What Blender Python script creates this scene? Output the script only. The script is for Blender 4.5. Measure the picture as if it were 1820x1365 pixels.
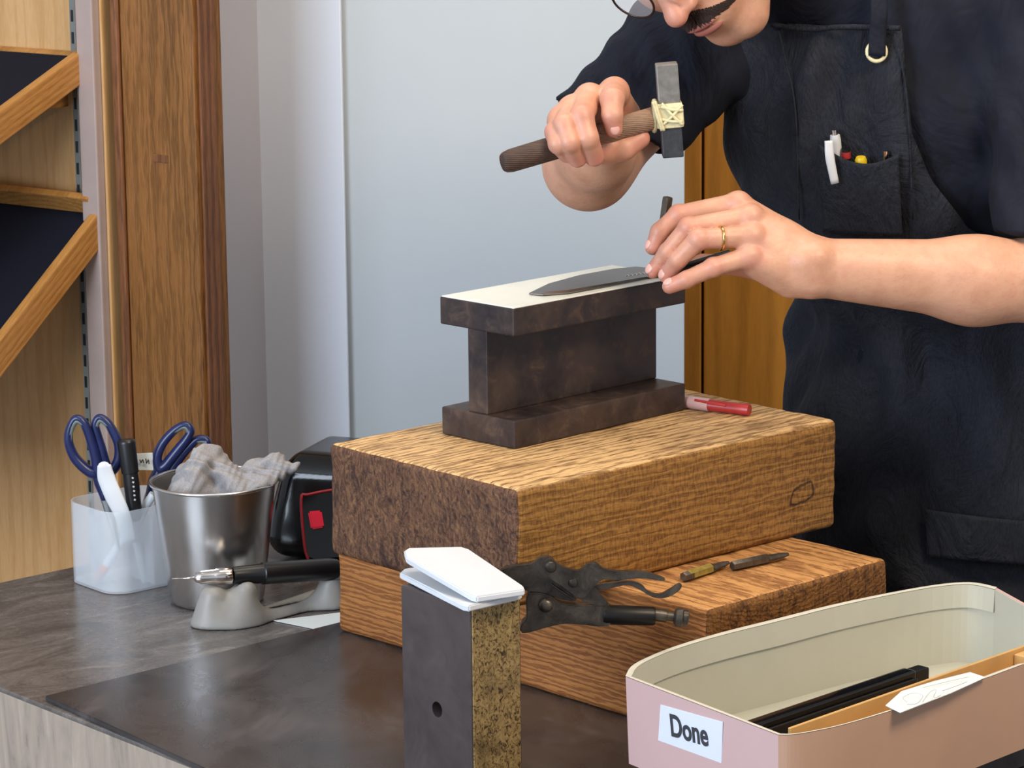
import bpy, bmesh, math, random
import numpy as np
from mathutils import Vector, Matrix
random.seed(7); np.random.seed(7)
for o in list(bpy.data.objects): bpy.data.objects.remove(o)
S = bpy.context.scene
COL = S.collection

# ------------------------------------------------------------------ camera
F, TH, RO, HC = 5570.9, .2033, -.0101, .9657
fw = np.array([0, math.cos(TH), -math.sin(TH)])
_up = np.array([0, math.sin(TH), math.cos(TH)]); _r = np.array([1., 0, 0])
CR = math.cos(RO)*_r + math.sin(RO)*_up
CU = -math.sin(RO)*_r + math.cos(RO)*_up
CC = np.array([0, 0, HC])
cd = bpy.data.cameras.new('camera'); cam = bpy.data.objects.new('camera', cd); COL.objects.link(cam)
cd.sensor_width = 36; cd.lens = 36*F/1820; cd.clip_start = .05; cd.clip_end = 50
cam.matrix_world = Matrix([[CR[i], CU[i], -fw[i], CC[i]] for i in range(3)] + [[0, 0, 0, 1]])
S.camera = cam
def ray(px, py): return fw + CR*(px-910)/F - CU*(py-682.5)/F
def on(px, py, z=0.):
    d = ray(px, py); return CC + d*(z-HC)/d[2]
def at(px, py, Y):
    d = ray(px, py); return CC + d*Y/d[1]

# ------------------------------------------------------------------ light
S.view_settings.view_transform = 'Standard'; S.view_settings.look = 'None'
S.view_settings.gamma = 1; S.view_settings.exposure = 0.25
S.view_settings.use_curve_mapping = False
w = bpy.data.worlds.new('world'); S.world = w; w.use_nodes = True
w.node_tree.nodes['Background'].inputs[0].default_value = (.80, .88, 1, 1)
w.node_tree.nodes['Background'].inputs[1].default_value = .5
def area(name, loc, target, size, sizey, power, col):
    l = bpy.data.lights.new(name, 'AREA'); l.shape = 'RECTANGLE'; l.size = size; l.size_y = sizey
    l.energy = power; l.color = col
    o = bpy.data.objects.new(name, l); COL.objects.link(o); o.location = loc
    o.rotation_euler = (Vector(target)-Vector(loc)).to_track_quat('-Z', 'Y').to_euler()
    return o
area('ceiling_lamp', (1.0, 2.0, 1.72), (.2, 3.2, .1), .7, .5, 24, (1, .82, .60))
area('ceiling_lamp', (.1, 3.3, 1.80), (.1, 3.3, 0), 1.3, .5, 11, (1, .92, .80))
area('daylight_window', (-1.9, 1.2, 1.0), (-.15, 4.1, .3), 1.4, 1.5, 66, (.74, .85, 1))

# ------------------------------------------------------------------ materials
def lin(c):
    if isinstance(c, str):
        c = [int(c[i:i+2], 16)/255 for i in (0, 2, 4)]
    return tuple((x/12.92 if x <= .04045 else ((x+.055)/1.055)**2.4) for x in c) + (1,)
class NT:
    def __init__(s, name):
        s.m = bpy.data.materials.new(name); s.m.use_nodes = True
        s.t = s.m.node_tree; s.b = s.t.nodes['Principled BSDF']
    def n(s, ty, **k):
        x = s.t.nodes.new(ty)
        for a, v in k.items():
            if a.startswith('i_'):
                key = a[2:]; key = int(key) if key.isdigit() else key.replace('_', ' ')
                if isinstance(v, bpy.types.NodeSocket): s.t.links.new(v, x.inputs[key])
                else: x.inputs[key].default_value = v
            else: setattr(x, a, v)
        return x
    def set(s, key, v):
        if isinstance(v, bpy.types.NodeSocket): s.t.links.new(v, s.b.inputs[key])
        else: s.b.inputs[key].default_value = v
    def ramp(s, fac, stops):
        r = s.n('ShaderNodeValToRGB'); s.t.links.new(fac, r.inputs[0]); e = r.color_ramp.elements
        while len(e) < len(stops): e.new(.5)
        for q, (p, c) in zip(e, stops):
            q.position = p; q.color = c if len(c) == 4 else tuple(c)+(1,)
        return r.outputs[0]
    def mix(s, fac, a, b, mode='MIX'):
        x = s.n('ShaderNodeMix', data_type='RGBA', blend_type=mode)
        for sock, v in ((x.inputs[0], fac), (x.inputs[6], a), (x.inputs[7], b)):
            if isinstance(v, bpy.types.NodeSocket): s.t.links.new(v, sock)
            else: sock.default_value = v
        return x.outputs[2]
    def coord(s, scale=(1, 1, 1), rot=(0, 0, 0)):
        c = s.n('ShaderNodeTexCoord'); m = s.n('ShaderNodeMapping')
        s.t.links.new(c.outputs['Object'], m.inputs[0]); m.inputs['Scale'].default_value = scale
        m.inputs['Rotation'].default_value = rot; return m.outputs[0]
    def noise(s, vec, scale, detail=4, rough=.6, dist=0):
        return s.n('ShaderNodeTexNoise', i_Vector=vec, i_Scale=scale, i_Detail=detail, i_Roughness=rough, i_Distortion=dist).outputs['Fac']
    def bump(s, h, strength=.3, dist=.001):
        b = s.n('ShaderNodeBump', i_Height=h, i_Strength=strength, i_Distance=dist); s.set('Normal', b.outputs[0])
def bump2(t, fine, fd, big, bd, fs=.3, bs=.8):
    a = t.n('ShaderNodeBump', i_Height=big, i_Strength=bs, i_Distance=bd)
    b = t.n('ShaderNodeBump', i_Height=fine, i_Strength=fs, i_Distance=fd, i_Normal=a.outputs[0]); t.set('Normal', b.outputs[0])
def plain(name, col, rough=.5, metal=0, var=.12, scale=30, bump=0, bscale=200, spec=.5, bdist=.0006, **kw):
    t = NT(name); v = t.coord(); c = lin(col)
    n = t.noise(v, scale)
    a = tuple(x*(1-var) for x in c[:3])+(1,); b = tuple(min(1, x*(1+var)) for x in c[:3])+(1,)
    t.set('Base Color', t.ramp(n, [(.3, a), (.7, b)])); t.set('Roughness', rough); t.set('Metallic', metal)
    t.set('Specular IOR Level', spec)
    if bump: t.bump(t.noise(v, bscale), bump, bdist)
    for k, x in kw.items(): t.set(k.replace('_', ' '), x)
    return t.m
def wood(name, light, dark, ring=60, dist=6, axis='X', stretch=(.12, 1, 1), end=None, top=None, rough=.6, bump=.5, fine=.5, off=(0, .1, .25), lo=.25, hi=.65, weave=0, knot=None):
    """growth rings round a long axis plus fine stretched fibre; end/top tint the sawn faces of a beam"""
    t = NT(name)
    v = t.coord(stretch if axis == 'X' else {'Y': (1, .12, 1), 'Z': (1, 1, .12)}[axis])
    a = t.n('ShaderNodeVectorMath', operation='ADD'); t.t.links.new(v, a.inputs[0]); a.inputs[1].default_value = off
    wv = t.n('ShaderNodeTexWave', wave_type='RINGS', rings_direction=axis, i_Vector=a.outputs[0], i_Scale=ring, i_Distortion=dist, i_Detail=3, i_Detail_Scale=.8/dist*3 if dist else 1)
    wv.inputs['Detail Scale'].default_value = 2.2; wv.inputs['Detail Roughness'].default_value = .65
    nz = t.noise(a.outputs[0], 320, 5, .7); big = t.noise(a.outputs[0], 12, 3, .6)
    base = t.ramp(wv.outputs['Fac'], [(lo, lin(dark)), (hi, lin(light))])
    c = t.mix(fine, base, t.ramp(nz, [(.35, lin(dark)), (.6, lin(light))]))
    c = t.mix(.35, c, t.ramp(big, [(.35, lin(dark)), (.65, lin(light))]), 'MIX')
    if end or top or weave:
        tc = t.n('ShaderNodeTexCoord'); sx = t.n('ShaderNodeSeparateXYZ'); t.t.links.new(tc.outputs['Normal'], sx.inputs[0])
    if top:  # upward faces painted lighter, as light from above would
        m = t.n('ShaderNodeMath', operation='GREATER_THAN', i_1=.6); t.t.links.new(sx.outputs[2], m.inputs[0])
        tcol = t.mix(t.ramp(wv.outputs['Fac'], [(.12, (1, 1, 1)), (.5, (0, 0, 0))]), lin(top), lin(dark))
        tcol = t.mix(.45, tcol, t.ramp(nz, [(.35, lin(dark)), (.5, lin(top))]))
        st = t.noise(t.coord((1, 2.2, 1)), 9, 5, .65)
        tcol = t.mix(t.ramp(st, [(.52, (0, 0, 0)), (.68, (.6, .6, .6))]), tcol, lin(dark))
        c = t.mix(m.outputs[0], c, tcol)
    if weave:
        m3 = t.n('ShaderNodeMath', operation='ABSOLUTE'); t.t.links.new(sx.outputs[1], m3.inputs[0])
        m4 = t.n('ShaderNodeMath', operation='GREATER_THAN', i_1=.6); t.t.links.new(m3.outputs[0], m4.inputs[0])
        saw = t.noise(t.coord((1, 1, .25)), 420, 3, .6)
        mm = t.n('ShaderNodeMath', operation='MULTIPLY', i_1=weave); t.t.links.new(m4.outputs[0], mm.inputs[0])
        c = t.mix(mm.outputs[0], c, t.ramp(saw, [(.42, lin(dark)), (.56, lin(light))]))
    if knot:
        kc = t.n('ShaderNodeTexCoord'); km = t.n('ShaderNodeMapping', vector_type='TEXTURE'); t.t.links.new(kc.outputs['Object'], km.inputs[0])
        km.inputs['Location'].default_value = knot; km.inputs['Scale'].default_value = (.024, .03, .0135); km.inputs['Rotation'].default_value = (0, -.2, 0)
        kn_ = t.n('ShaderNodeTexNoise', i_Vector=kc.outputs['Object'], i_Scale=45., i_Detail=3.)
        ln = t.n('ShaderNodeVectorMath', operation='LENGTH'); t.t.links.new(km.outputs[0], ln.inputs[0])
        ad = t.n('ShaderNodeMath', operation='MULTIPLY_ADD', i_1=1.1, i_2=-.5); t.t.links.new(kn_.outputs['Fac'], ad.inputs[0])
        a2_ = t.n('ShaderNodeMath', operation='ADD'); t.t.links.new(ad.outputs[0], a2_.inputs[0]); t.t.links.new(ln.outputs['Value'], a2_.inputs[1])
        c = t.mix(t.ramp(a2_.outputs[0], [(.62, (0, 0, 0)), (.72, (.9, .9, .9)), (.80, (.9, .9, .9)), (.92, (0, 0, 0))]), c, lin('33200c'))
    if end:
        m = t.n('ShaderNodeMath', operation='ABSOLUTE'); t.t.links.new(sx.outputs[0], m.inputs[0])
        m2 = t.n('ShaderNodeMath', operation='GREATER_THAN', i_1=.6); t.t.links.new(m.outputs[0], m2.inputs[0])
        cr = t.noise(t.coord((1, 1.3, .7)), 95, 6, .75, 1.5)
        cr2 = t.noise(t.coord((1, 1, .25)), 30, 6, .7, 2.)
        ec = t.ramp(cr, [(.38, lin(end[1])), (.52, lin(end[0])), (.68, lin(end[2]))])
        ec = t.mix(t.ramp(cr2, [(.36, (.9, .9, .9)), (.44, (0, 0, 0))]), ec, lin(end[1]))
        c = t.mix(m2.outputs[0], c, ec)
    t.set('Base Color', c); t.set('Roughness', rough); t.set('Specular IOR Level', .35)
    hh = t.mix(.5, wv.outputs['Fac'], nz); t.bump(hh, bump, .0012)
    return t.m
M = {}
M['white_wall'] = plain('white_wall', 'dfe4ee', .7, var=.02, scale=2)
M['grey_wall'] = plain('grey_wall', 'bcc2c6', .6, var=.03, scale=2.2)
M['shaded_wall'] = plain('shaded_lilac_board', 'aeabb2', .7, var=.02, scale=2)  # contact shade beside the post put into this board colour
M['ceiling'] = plain('ceiling_paint', 'e6e4de', .9, var=.02)
M['floor'] = plain('floor_stone', '77706a', .5, var=.1, scale=6)
M['post'] = wood('post_wood', '946230', '54330f', 30, 9, 'Z', lo=.15, hi=.7, fine=.5, rough=.55, bump=.8)
M['post_dark'] = wood('post_edge_wood', '8c5a36', '4a2a18', 40, 3, 'Z', rough=.5)
M['panel'] = wood('shelf_panel_wood', 'd2a672', 'b98a52', 13, 7, 'Z', lo=.0, hi=.5, fine=.5, rough=.45, bump=.15)
M['rail'] = wood('rail_wood', 'c08a4c', '8c5a28', 40, 3, 'X', lo=.1, hi=.7, fine=.6, rough=.4, bump=.2)
M['gold_door'] = wood('door_wood', 'b87c2c', '935f1c', 9, 6, 'Z', lo=.0, hi=.8, fine=.35, rough=.45, bump=.1)
M['felt'] = plain('navy_felt', '10121f', .9, var=.1, scale=300, bump=.2, spec=.2)
M['rough_steel_strip'] = plain('galvanised_strip', '9a9a94', .35, .8, var=.1)
M['slot'] = plain('dark_slot', '22201e', .8)
def slate():
    t = NT('slate_counter'); v = t.coord((1, .35, 1), (0, 0, math.radians(25)))
    n1 = t.noise(v, 22, 6, .7, 1.2); n2 = t.noise(t.coord(), 160, 4, .7)
    c = t.ramp(n1, [(.3, lin('47423f')), (.5, lin('625c59')), (.62, lin('726b67')), (.7, lin('958d87'))])
    t.set('Base Color', t.mix(.12, c, t.ramp(n2, [(.4, lin('2c2927')), (.6, lin('8a8179'))])))
    t.set('Roughness', t.ramp(n1, [(.3, (.16,)*3), (.7, (.32,)*3)])); t.set('Specular IOR Level', .75)
    t.bump(n1, .35, .0015); return t.m
M['slate'] = slate()
def matm():
    t = NT('dark_stone_board'); v = t.coord((1, .5, 1), (0, 0, .7))
    n1 = t.noise(v, 14, 6, .6, .8)
    t.set('Base Color', t.ramp(n1, [(.35, lin('312d2c')), (.55, lin('433e3d')), (.72, lin('575150'))]))
    t.set('Roughness', t.ramp(n1, [(.3, (.2,)*3), (.7, (.36,)*3)])); t.set('Specular IOR Level', .6)
    t.bump(n1, .25, .0008); return t.m
M['mat'] = matm()
def sidem():
    t = NT('counter_side_laminate'); v = t.coord((1, 1, .16))
    n1 = t.noise(v, 40, 6, .65, 1.0)
    t.set('Base Color', t.ramp(n1, [(.3, lin('70645a')), (.42, lin('998a7c')), (.6, lin('a89887')), (.75, lin('baab9b'))]))
    t.set('Roughness', .55); return t.m
M['side'] = sidem()
M['beam'] = wood('old_beam_wood', 'a57638', '553110', 40, 8, 'X', stretch=(.16, 1, 1), end=('67452f', '3a231a', '8a6240'), top='dcb27c', rough=.62, bump=.8, fine=.25, off=(0, .03, -.22), weave=.35, knot=(.405, 0, .045))
M['beam2'] = wood('old_beam_wood_lower', 'b8793f', '6b3a1c', 60, 7, 'X', stretch=(.18, 1, 1), end=('7c5122', '4a2a10', '94652e'), top='cc955a', rough=.62, bump=.8, fine=.3, off=(0, .12, -.4))
def anvilm(name, a, b, c_, rough=.45, sc=45):
    t = NT(name); v = t.coord()
    n1 = t.noise(v, sc, 6, .7, .6); n2 = t.noise(v, 14, 3, .6)
    col = t.ramp(n1, [(.35, lin(a)), (.55, lin(b)), (.75, lin(c_))])
    t.set('Base Color', t.mix(.3, col, t.ramp(n2, [(.4, lin(a)), (.6, lin(c_))])))
    t.set('Metallic', .25); t.set('Roughness', t.ramp(n1, [(.3, (rough-.1,)*3), (.7, (rough+.15,)*3)]))
    t.bump(n1, .35, .0006); return t.m
M['iron'] = anvilm('anvil_iron', '261e1e', '3c302f', '66503f')
M['polish'] = plain('polished_steel', 'ecece0', .28, .15, var=.05, scale=14)
M['dark_steel'] = anvilm('block_dark_steel', '463c3b', '4f4544', '5c504b', .38, 22)
def scalem():
    t = NT('corroded_steel'); v = t.coord((1, 1, .8)); n = t.noise(v, 190, 5, .7, 2.2); n2 = t.noise(v, 30, 3, .6)
    c = t.ramp(n, [(.40, lin('3a2c16')), (.47, lin('94794a')), (.62, lin('b39a66'))])
    t.set('Base Color', t.mix(t.ramp(n2, [(.3, (.6,)*3), (.5, (0, 0, 0))]), c, lin('453822')))
    t.set('Metallic', .4); t.set('Roughness', .5); t.bump(n, .5, .0006); return t.m
M['scale'] = scalem()
M['plier'] = anvilm('plier_steel', '2e2a27', '554e47', '857a6e', .35, 60); M['plier'].node_tree.nodes['Principled BSDF'].inputs['Metallic'].default_value = .75
M['plier_dark'] = plain('plier_black', '201d1b', .4, .5, var=.3)
M['tool_steel'] = plain('tool_steel', '5f564c', .35, .7, var=.3, scale=120)
M['brass_worn'] = plain('worn_yellow_paint', '94813c', .5, .3, var=.3, scale=150)
M['white_plastic'] = plain('white_plastic_sheet', 'd3d5d8', .35, var=.02)
M['holder'] = plain('frosted_plastic', 'eef3f8', .35, var=.01, Alpha=.30)
M['pale_trim'] = plain('pale_painted_edge', 'a8948c', .5, var=.05)
M['can'] = plain('brushed_can_steel', 'd8d6d4', .26, 1, var=.05, bump=.08, bscale=60)
M['towel'] = plain('grey_towel', '9f9a99', .95, var=.15, scale=500, bump=.8, bscale=900, bdist=.001, spec=.1)
M['blue_handle'] = plain('blue_handle', '1b2350', .3, var=.2, scale=60)
M['grey_rubber'] = plain('grey_green_rubber', '66716e', .5)
M['blade'] = plain('scissor_steel', 'a8abae', .25, .9)
M['black'] = plain('black_plastic', '111113', .35, var=.2)
M['gloss_black'] = plain('gloss_black', '0c0c0e', .12, var=.2)
M['black_top'] = plain('satin_black', '2a2b2e', .35, var=.1)
M['red_line'] = plain('red_trim', 'a01c28', .4)
M['red_switch'] = plain('red_switch', 'cf1030', .25, Emission_Color=(1, .02, .06, 1), Emission_Strength=.12)
M['white_ink'] = plain('white_print', 'b8b8b8', .6)
M['dark_ink'] = plain('dark_print', '3c3d42', .6)
M['chrome'] = plain('chrome', 'e2d8d2', .12, 1, var=.02)
M['cradle'] = plain('grey_silicone', '8d8983', .45, var=.08, scale=40)
M['paper'] = plain('white_paper', 'd8dddb', .8, var=.01)
M['label'] = plain('label_paper', 'e3e6f2', .6, var=.01)
M['pink'] = plain('pink_card', 'd0aca8', .55, var=.03, scale=8)
M['tan_card'] = plain('tan_card', 'c39c83', .55, var=.05, scale=8)
M['box_in'] = plain('grey_card', 'b9b7a8', .6, var=.04, scale=12)
M['card_edge'] = plain('card_edge', 'cbc7b8', .7, var=.05, scale=60)
M['tray_wood'] = plain('pale_tray_wood', 'cfa468', .5, var=.08, scale=30)
M['red_marker'] = plain('red_marker', 'a8302f', .35)
M['clear_pink'] = plain('pale_red_cap', 'cfa6a0', .3)
M['handle_dark'] = wood('worn_handle_wood', '5d453a', '2e211d', 160, 2, 'X', rough=.6)
M['handle_mid'] = wood('bare_handle_wood', 'a88872', '6d5444', 160, 2, 'X', rough=.6)
M['cord'] = plain('cream_cord', 'd9cfa4', .6, var=.15, scale=150)
M['hammer'] = plain('hammer_steel', '85817c', .5, .6, var=.25, scale=90, bump=.3)
M['hammer_dark'] = plain('hammer_dark_steel', '44464a', .5, .6, var=.35, scale=90, bump=.3)
M['gold'] = plain('gold_ring', 'e3bd74', .2, 1, var=.03)
M['knife'] = plain('dark_blade_steel', '463d39', .28, .8, var=.15, scale=25)
M['knife_edge'] = plain('bright_edge_steel', '8f8a82', .25, .9)
def skinm():
    t = NT('skin'); v = t.coord()
    a = t.noise(v, 28, 4, .6); f = t.noise(v, 700, 3, .6); f2 = t.noise(v, 160, 4, .6)
    c = t.ramp(a, [(.3, lin('c08b70')), (.55, lin('cf9d80')), (.75, lin('cb8d78'))])
    c = t.mix(t.ramp(f2, [(.6, (0, 0, 0)), (.8, (.35,)*3)]), c, lin('b9705e'))
    fl = t.n('ShaderNodeAttribute', attribute_name='flush')
    c = t.mix(fl.outputs['Fac'], c, lin('c4786c'))
    t.set('Base Color', c); t.set('Roughness', .45); t.set('Subsurface Weight', .12)
    t.b.inputs['Subsurface Radius'].default_value = (1, .35, .2); t.set('Subsurface Scale', .006)
    bump2(t, f, .0004, f2, .0012, .3, .35); return t.m
M['skin'] = skinm()
M['nail'] = plain('nail', 'e0aa9d', .25, var=.03)
M['hair'] = plain('black_hair', '17120f', .5, var=.3, scale=200)
M['whisker'] = plain('moustache_hair', '2a170f', .85, var=.4, scale=300)
def shirtm():
    t = NT('navy_shirt'); a = t.noise(t.coord(), 24, 5, .6)
    t.set('Base Color', t.ramp(a, [(.3, lin('0c0f19')), (.7, lin('141827'))])); t.set('Roughness', .85); t.set('Specular IOR Level', .3)
    bump2(t, t.noise(t.coord(), 500, 3, .6), .0005, t.noise(t.coord((1, 1, .5), (.3, .5, 0)), 10, 4, .55, 1.2), .018); return t.m
M['shirt'] = shirtm()
def apronm():
    t = NT('charcoal_denim'); a = t.noise(t.coord(), 18, 6, .7, .5); f = t.noise(t.coord((1, 1, .4)), 500, 3, .6)
    c = t.ramp(a, [(.3, lin('17181d')), (.5, lin('1e212a')), (.7, lin('2a2a30'))])
    t.set('Base Color', t.mix(.3, c, t.ramp(f, [(.4, lin('12141a')), (.6, lin('2d303a'))])))
    t.set('Roughness', .85); t.set('Specular IOR Level', .3)
    bump2(t, f, .0006, t.noise(t.coord((1, 1, .55)), 17, 5, .6, 1.6), .014); return t.m
M['apron'] = apronm()
M['trousers'] = plain('dark_trousers', '14151b', .9)
M['shoe'] = plain('dark_shoe', '1a1716', .5)
def glassm():
    t = NT('spectacle_glass'); t.set('Base Color', (.95, .97, 1, 1)); t.set('Roughness', .03)
    t.set('Alpha', .25); t.set('Specular IOR Level', 1.0); return t.m
M['glass'] = glassm()
M['frame'] = plain('dark_wire', '4a3a34', .3, .8)

# ------------------------------------------------------------------ geometry helpers
def link(o, parent=None):
    COL.objects.link(o)
    if parent: o.parent = parent
    return o
def world_of(o):
    m = Matrix.Identity(4); ch = []
    while o: ch.append(o.matrix_basis.copy()); o = o.parent
    for x in reversed(ch): m = m @ x
    return m
def mesh_obj(name, V, Fc, mat, parent=None, smooth=False, world=False, mats=None):
    if world and parent:
        inv = world_of(parent).inverted(); V = [inv @ Vector(v) for v in V]
    me = bpy.data.meshes.new(name); me.from_pydata([tuple(map(float, v)) for v in V], [], [tuple(f) for f in Fc]); me.update()
    me.materials.append(M[mat] if isinstance(mat, str) else mat)
    if smooth: me.polygons.foreach_set('use_smooth', [True]*len(me.polygons))
    o = bpy.data.objects.new(name, me); return link(o, parent)
def bm_obj(name, bm, mat, parent=None, smooth=False, world=False, angle=None):
    if world and parent: bm.transform(world_of(parent).inverted())
    bmesh.ops.recalc_face_normals(bm, faces=bm.faces)
    me = bpy.data.meshes.new(name); bm.to_mesh(me); bm.free()
    me.materials.append(M[mat])
    if smooth:
        me.polygons.foreach_set('use_smooth', [True]*len(me.polygons))
        if angle:
            try: me.set_sharp_from_angle(angle=math.radians(angle))
            except Exception: pass
    o = bpy.data.objects.new(name, me); return link(o, parent)
def thing(name, label, cat, loc=(0, 0, 0), rotz=0, group=None, rot=None):
    o = bpy.data.objects.new(name, None); o.empty_display_size = .02; COL.objects.link(o)
    o.location = loc; o.rotation_euler = rot if rot else (0, 0, rotz)
    o['label'] = label; o['category'] = cat
    if group: o['group'] = group
    return o
def tag(o, label, cat, group=None):
    o['label'] = label; o['category'] = cat
    if group: o['group'] = group
    return o
def struct(o): o['kind'] = 'structure'; return o
def box_bm(lo, hi, bevel=.002, seg=2, cuts=0):
    bm = bmesh.new(); bmesh.ops.create_cube(bm, size=1)
    lo, hi = Vector(lo), Vector(hi)
    for v in bm.verts: v.co = Vector([lo[i]+(v.co[i]+.5)*(hi[i]-lo[i]) for i in range(3)])
    if bevel: bmesh.ops.bevel(bm, geom=bm.edges[:], offset=bevel, segments=seg, affect='EDGES', profile=.6)
    return bm
def prism_bm(outline, normal, thick, bevel=0, seg=2):
    """outline: list of 3-D points (planar-ish), extruded by thick along normal"""
    bm = bmesh.new(); n = Vector(normal).normalized()
    a = [bm.verts.new(Vector(p)-n*thick/2) for p in outline]; b = [bm.verts.new(Vector(p)+n*thick/2) for p in outline]
    k = len(a); bm.faces.new(a); bm.faces.new(b[::-1])
    for i in range(k): bm.faces.new((a[i], b[i], b[(i+1) % k], a[(i+1) % k]))
    bmesh.ops.recalc_face_normals(bm, faces=bm.faces)
    if bevel:
        es = [e for e in bm.edges if len(e.link_faces) == 2 and e.calc_face_angle(0) > .6]
        bmesh.ops.bevel(bm, geom=es, offset=bevel, segments=seg, affect='EDGES', clamp_overlap=True)
    bmesh.ops.triangulate(bm, faces=[f for f in bm.faces if len(f.verts) > 4])
    return bm
def catmull(P, n=8, closed=False):
    P = [np.array(p, float) for p in P]; out = []; k = len(P)
    rng = range(k) if closed else range(k-1)
    for i in rng:
        p0 = P[(i-1) % k] if closed or i > 0 else 2*P[0]-P[1]
        p1 = P[i]; p2 = P[(i+1) % k]
        p3 = P[(i+2) % k] if closed or i+2 < k else 2*P[-1]-P[-2]
        for j in range(n):
            t = j/n
            out.append(.5*((2*p1)+(-p0+p2)*t+(2*p0-5*p1+4*p2-p3)*t*t+(-p0+3*p1-3*p2+p3)*t**3))
    if not closed: out.append(P[-1])
    return out
def tube(P, r, seg=12, closed=False, flat=1., updir=None, cap=True):
    """swept tube: r scalar or list; flat squashes along updir"""
    P = [Vector(p) for p in P]; k = len(P); V = []; Fc = []
    rr = [r]*k if np.isscalar(r) else list(np.interp(np.linspace(0, 1, k), np.linspace(0, 1, len(r)), r))
    up = Vector(updir) if updir is not None else None; prev = None
    for i in range(k):
        a = P[(i-1) % k] if closed or i else P[0]; b = P[(i+1) % k] if closed or i < k-1 else P[-1]
        t = (b-a).normalized()
        if up is not None: n = up
        else: n = prev if prev is not None else (Vector((0, 0, 1)) if abs(t.z) < .9 else Vector((1, 0, 0)))
        n = (n-t*n.dot(t)).normalized(); prev = n; m = t.cross(n)
        for j in range(seg):
            an = 2*math.pi*j/seg
            V.append(P[i]+(n*math.cos(an)*flat+m*math.sin(an))*rr[i])
    for i in range(k if closed else k-1):
        for j in range(seg):
            a = i*seg+j; b = i*seg+(j+1) % seg; c = ((i+1) % k)*seg+(j+1) % seg; d = ((i+1) % k)*seg+j
            Fc.append((a, b, c, d))
    if not closed and cap:
        V.append(P[0]); V.append(P[-1]); c0, c1 = len(V)-2, len(V)-1
        for j in range(seg):
            Fc.append((c0, (j+1) % seg, j)); Fc.append((c1, (k-1)*seg+j, (k-1)*seg+(j+1) % seg))
    return V, Fc
def rod(name, a, b, prof, mat, parent, seg=24, world=True, flat=1, updir=None):
    """turned solid from a to b; prof = [(t, radius)...]"""
    a = np.array(a, float); b = np.array(b, float)
    P = [a+(b-a)*t for t, _ in prof]
    V, Fc = [], []
    t = Vector(b-a).normalized(); n = Vector(updir) if updir is not None else (Vector((0, 0, 1)) if abs(t.z) < .9 else Vector((1, 0, 0)))
    n = (n-t*n.dot(t)).normalized(); m = t.cross(n)
    for p, (_, r) in zip(P, prof):
        for j in range(seg):
            an = 2*math.pi*j/seg; V.append(Vector(p)+(n*math.cos(an)*flat+m*math.sin(an))*r)
    for i in range(len(P)-1):
        for j in range(seg): Fc.append((i*seg+j, i*seg+(j+1) % seg, (i+1)*seg+(j+1) % seg, (i+1)*seg+j))
    Fc.append(tuple(range(seg))[::-1]); Fc.append(tuple((len(P)-1)*seg+j for j in range(seg)))
    bm = bmesh.new(); vs = [bm.verts.new(v) for v in V]
    for f in Fc:
        try: bm.faces.new([vs[i] for i in f])
        except ValueError: pass
    return bm_obj(name, bm, mat, parent, True, world, 40)
def join(*vf):
    V, Fc = [], []
    for v, f in vf:
        o = len(V); V += list(v); Fc += [tuple(i+o for i in q) for q in f]
    return V, Fc

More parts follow.
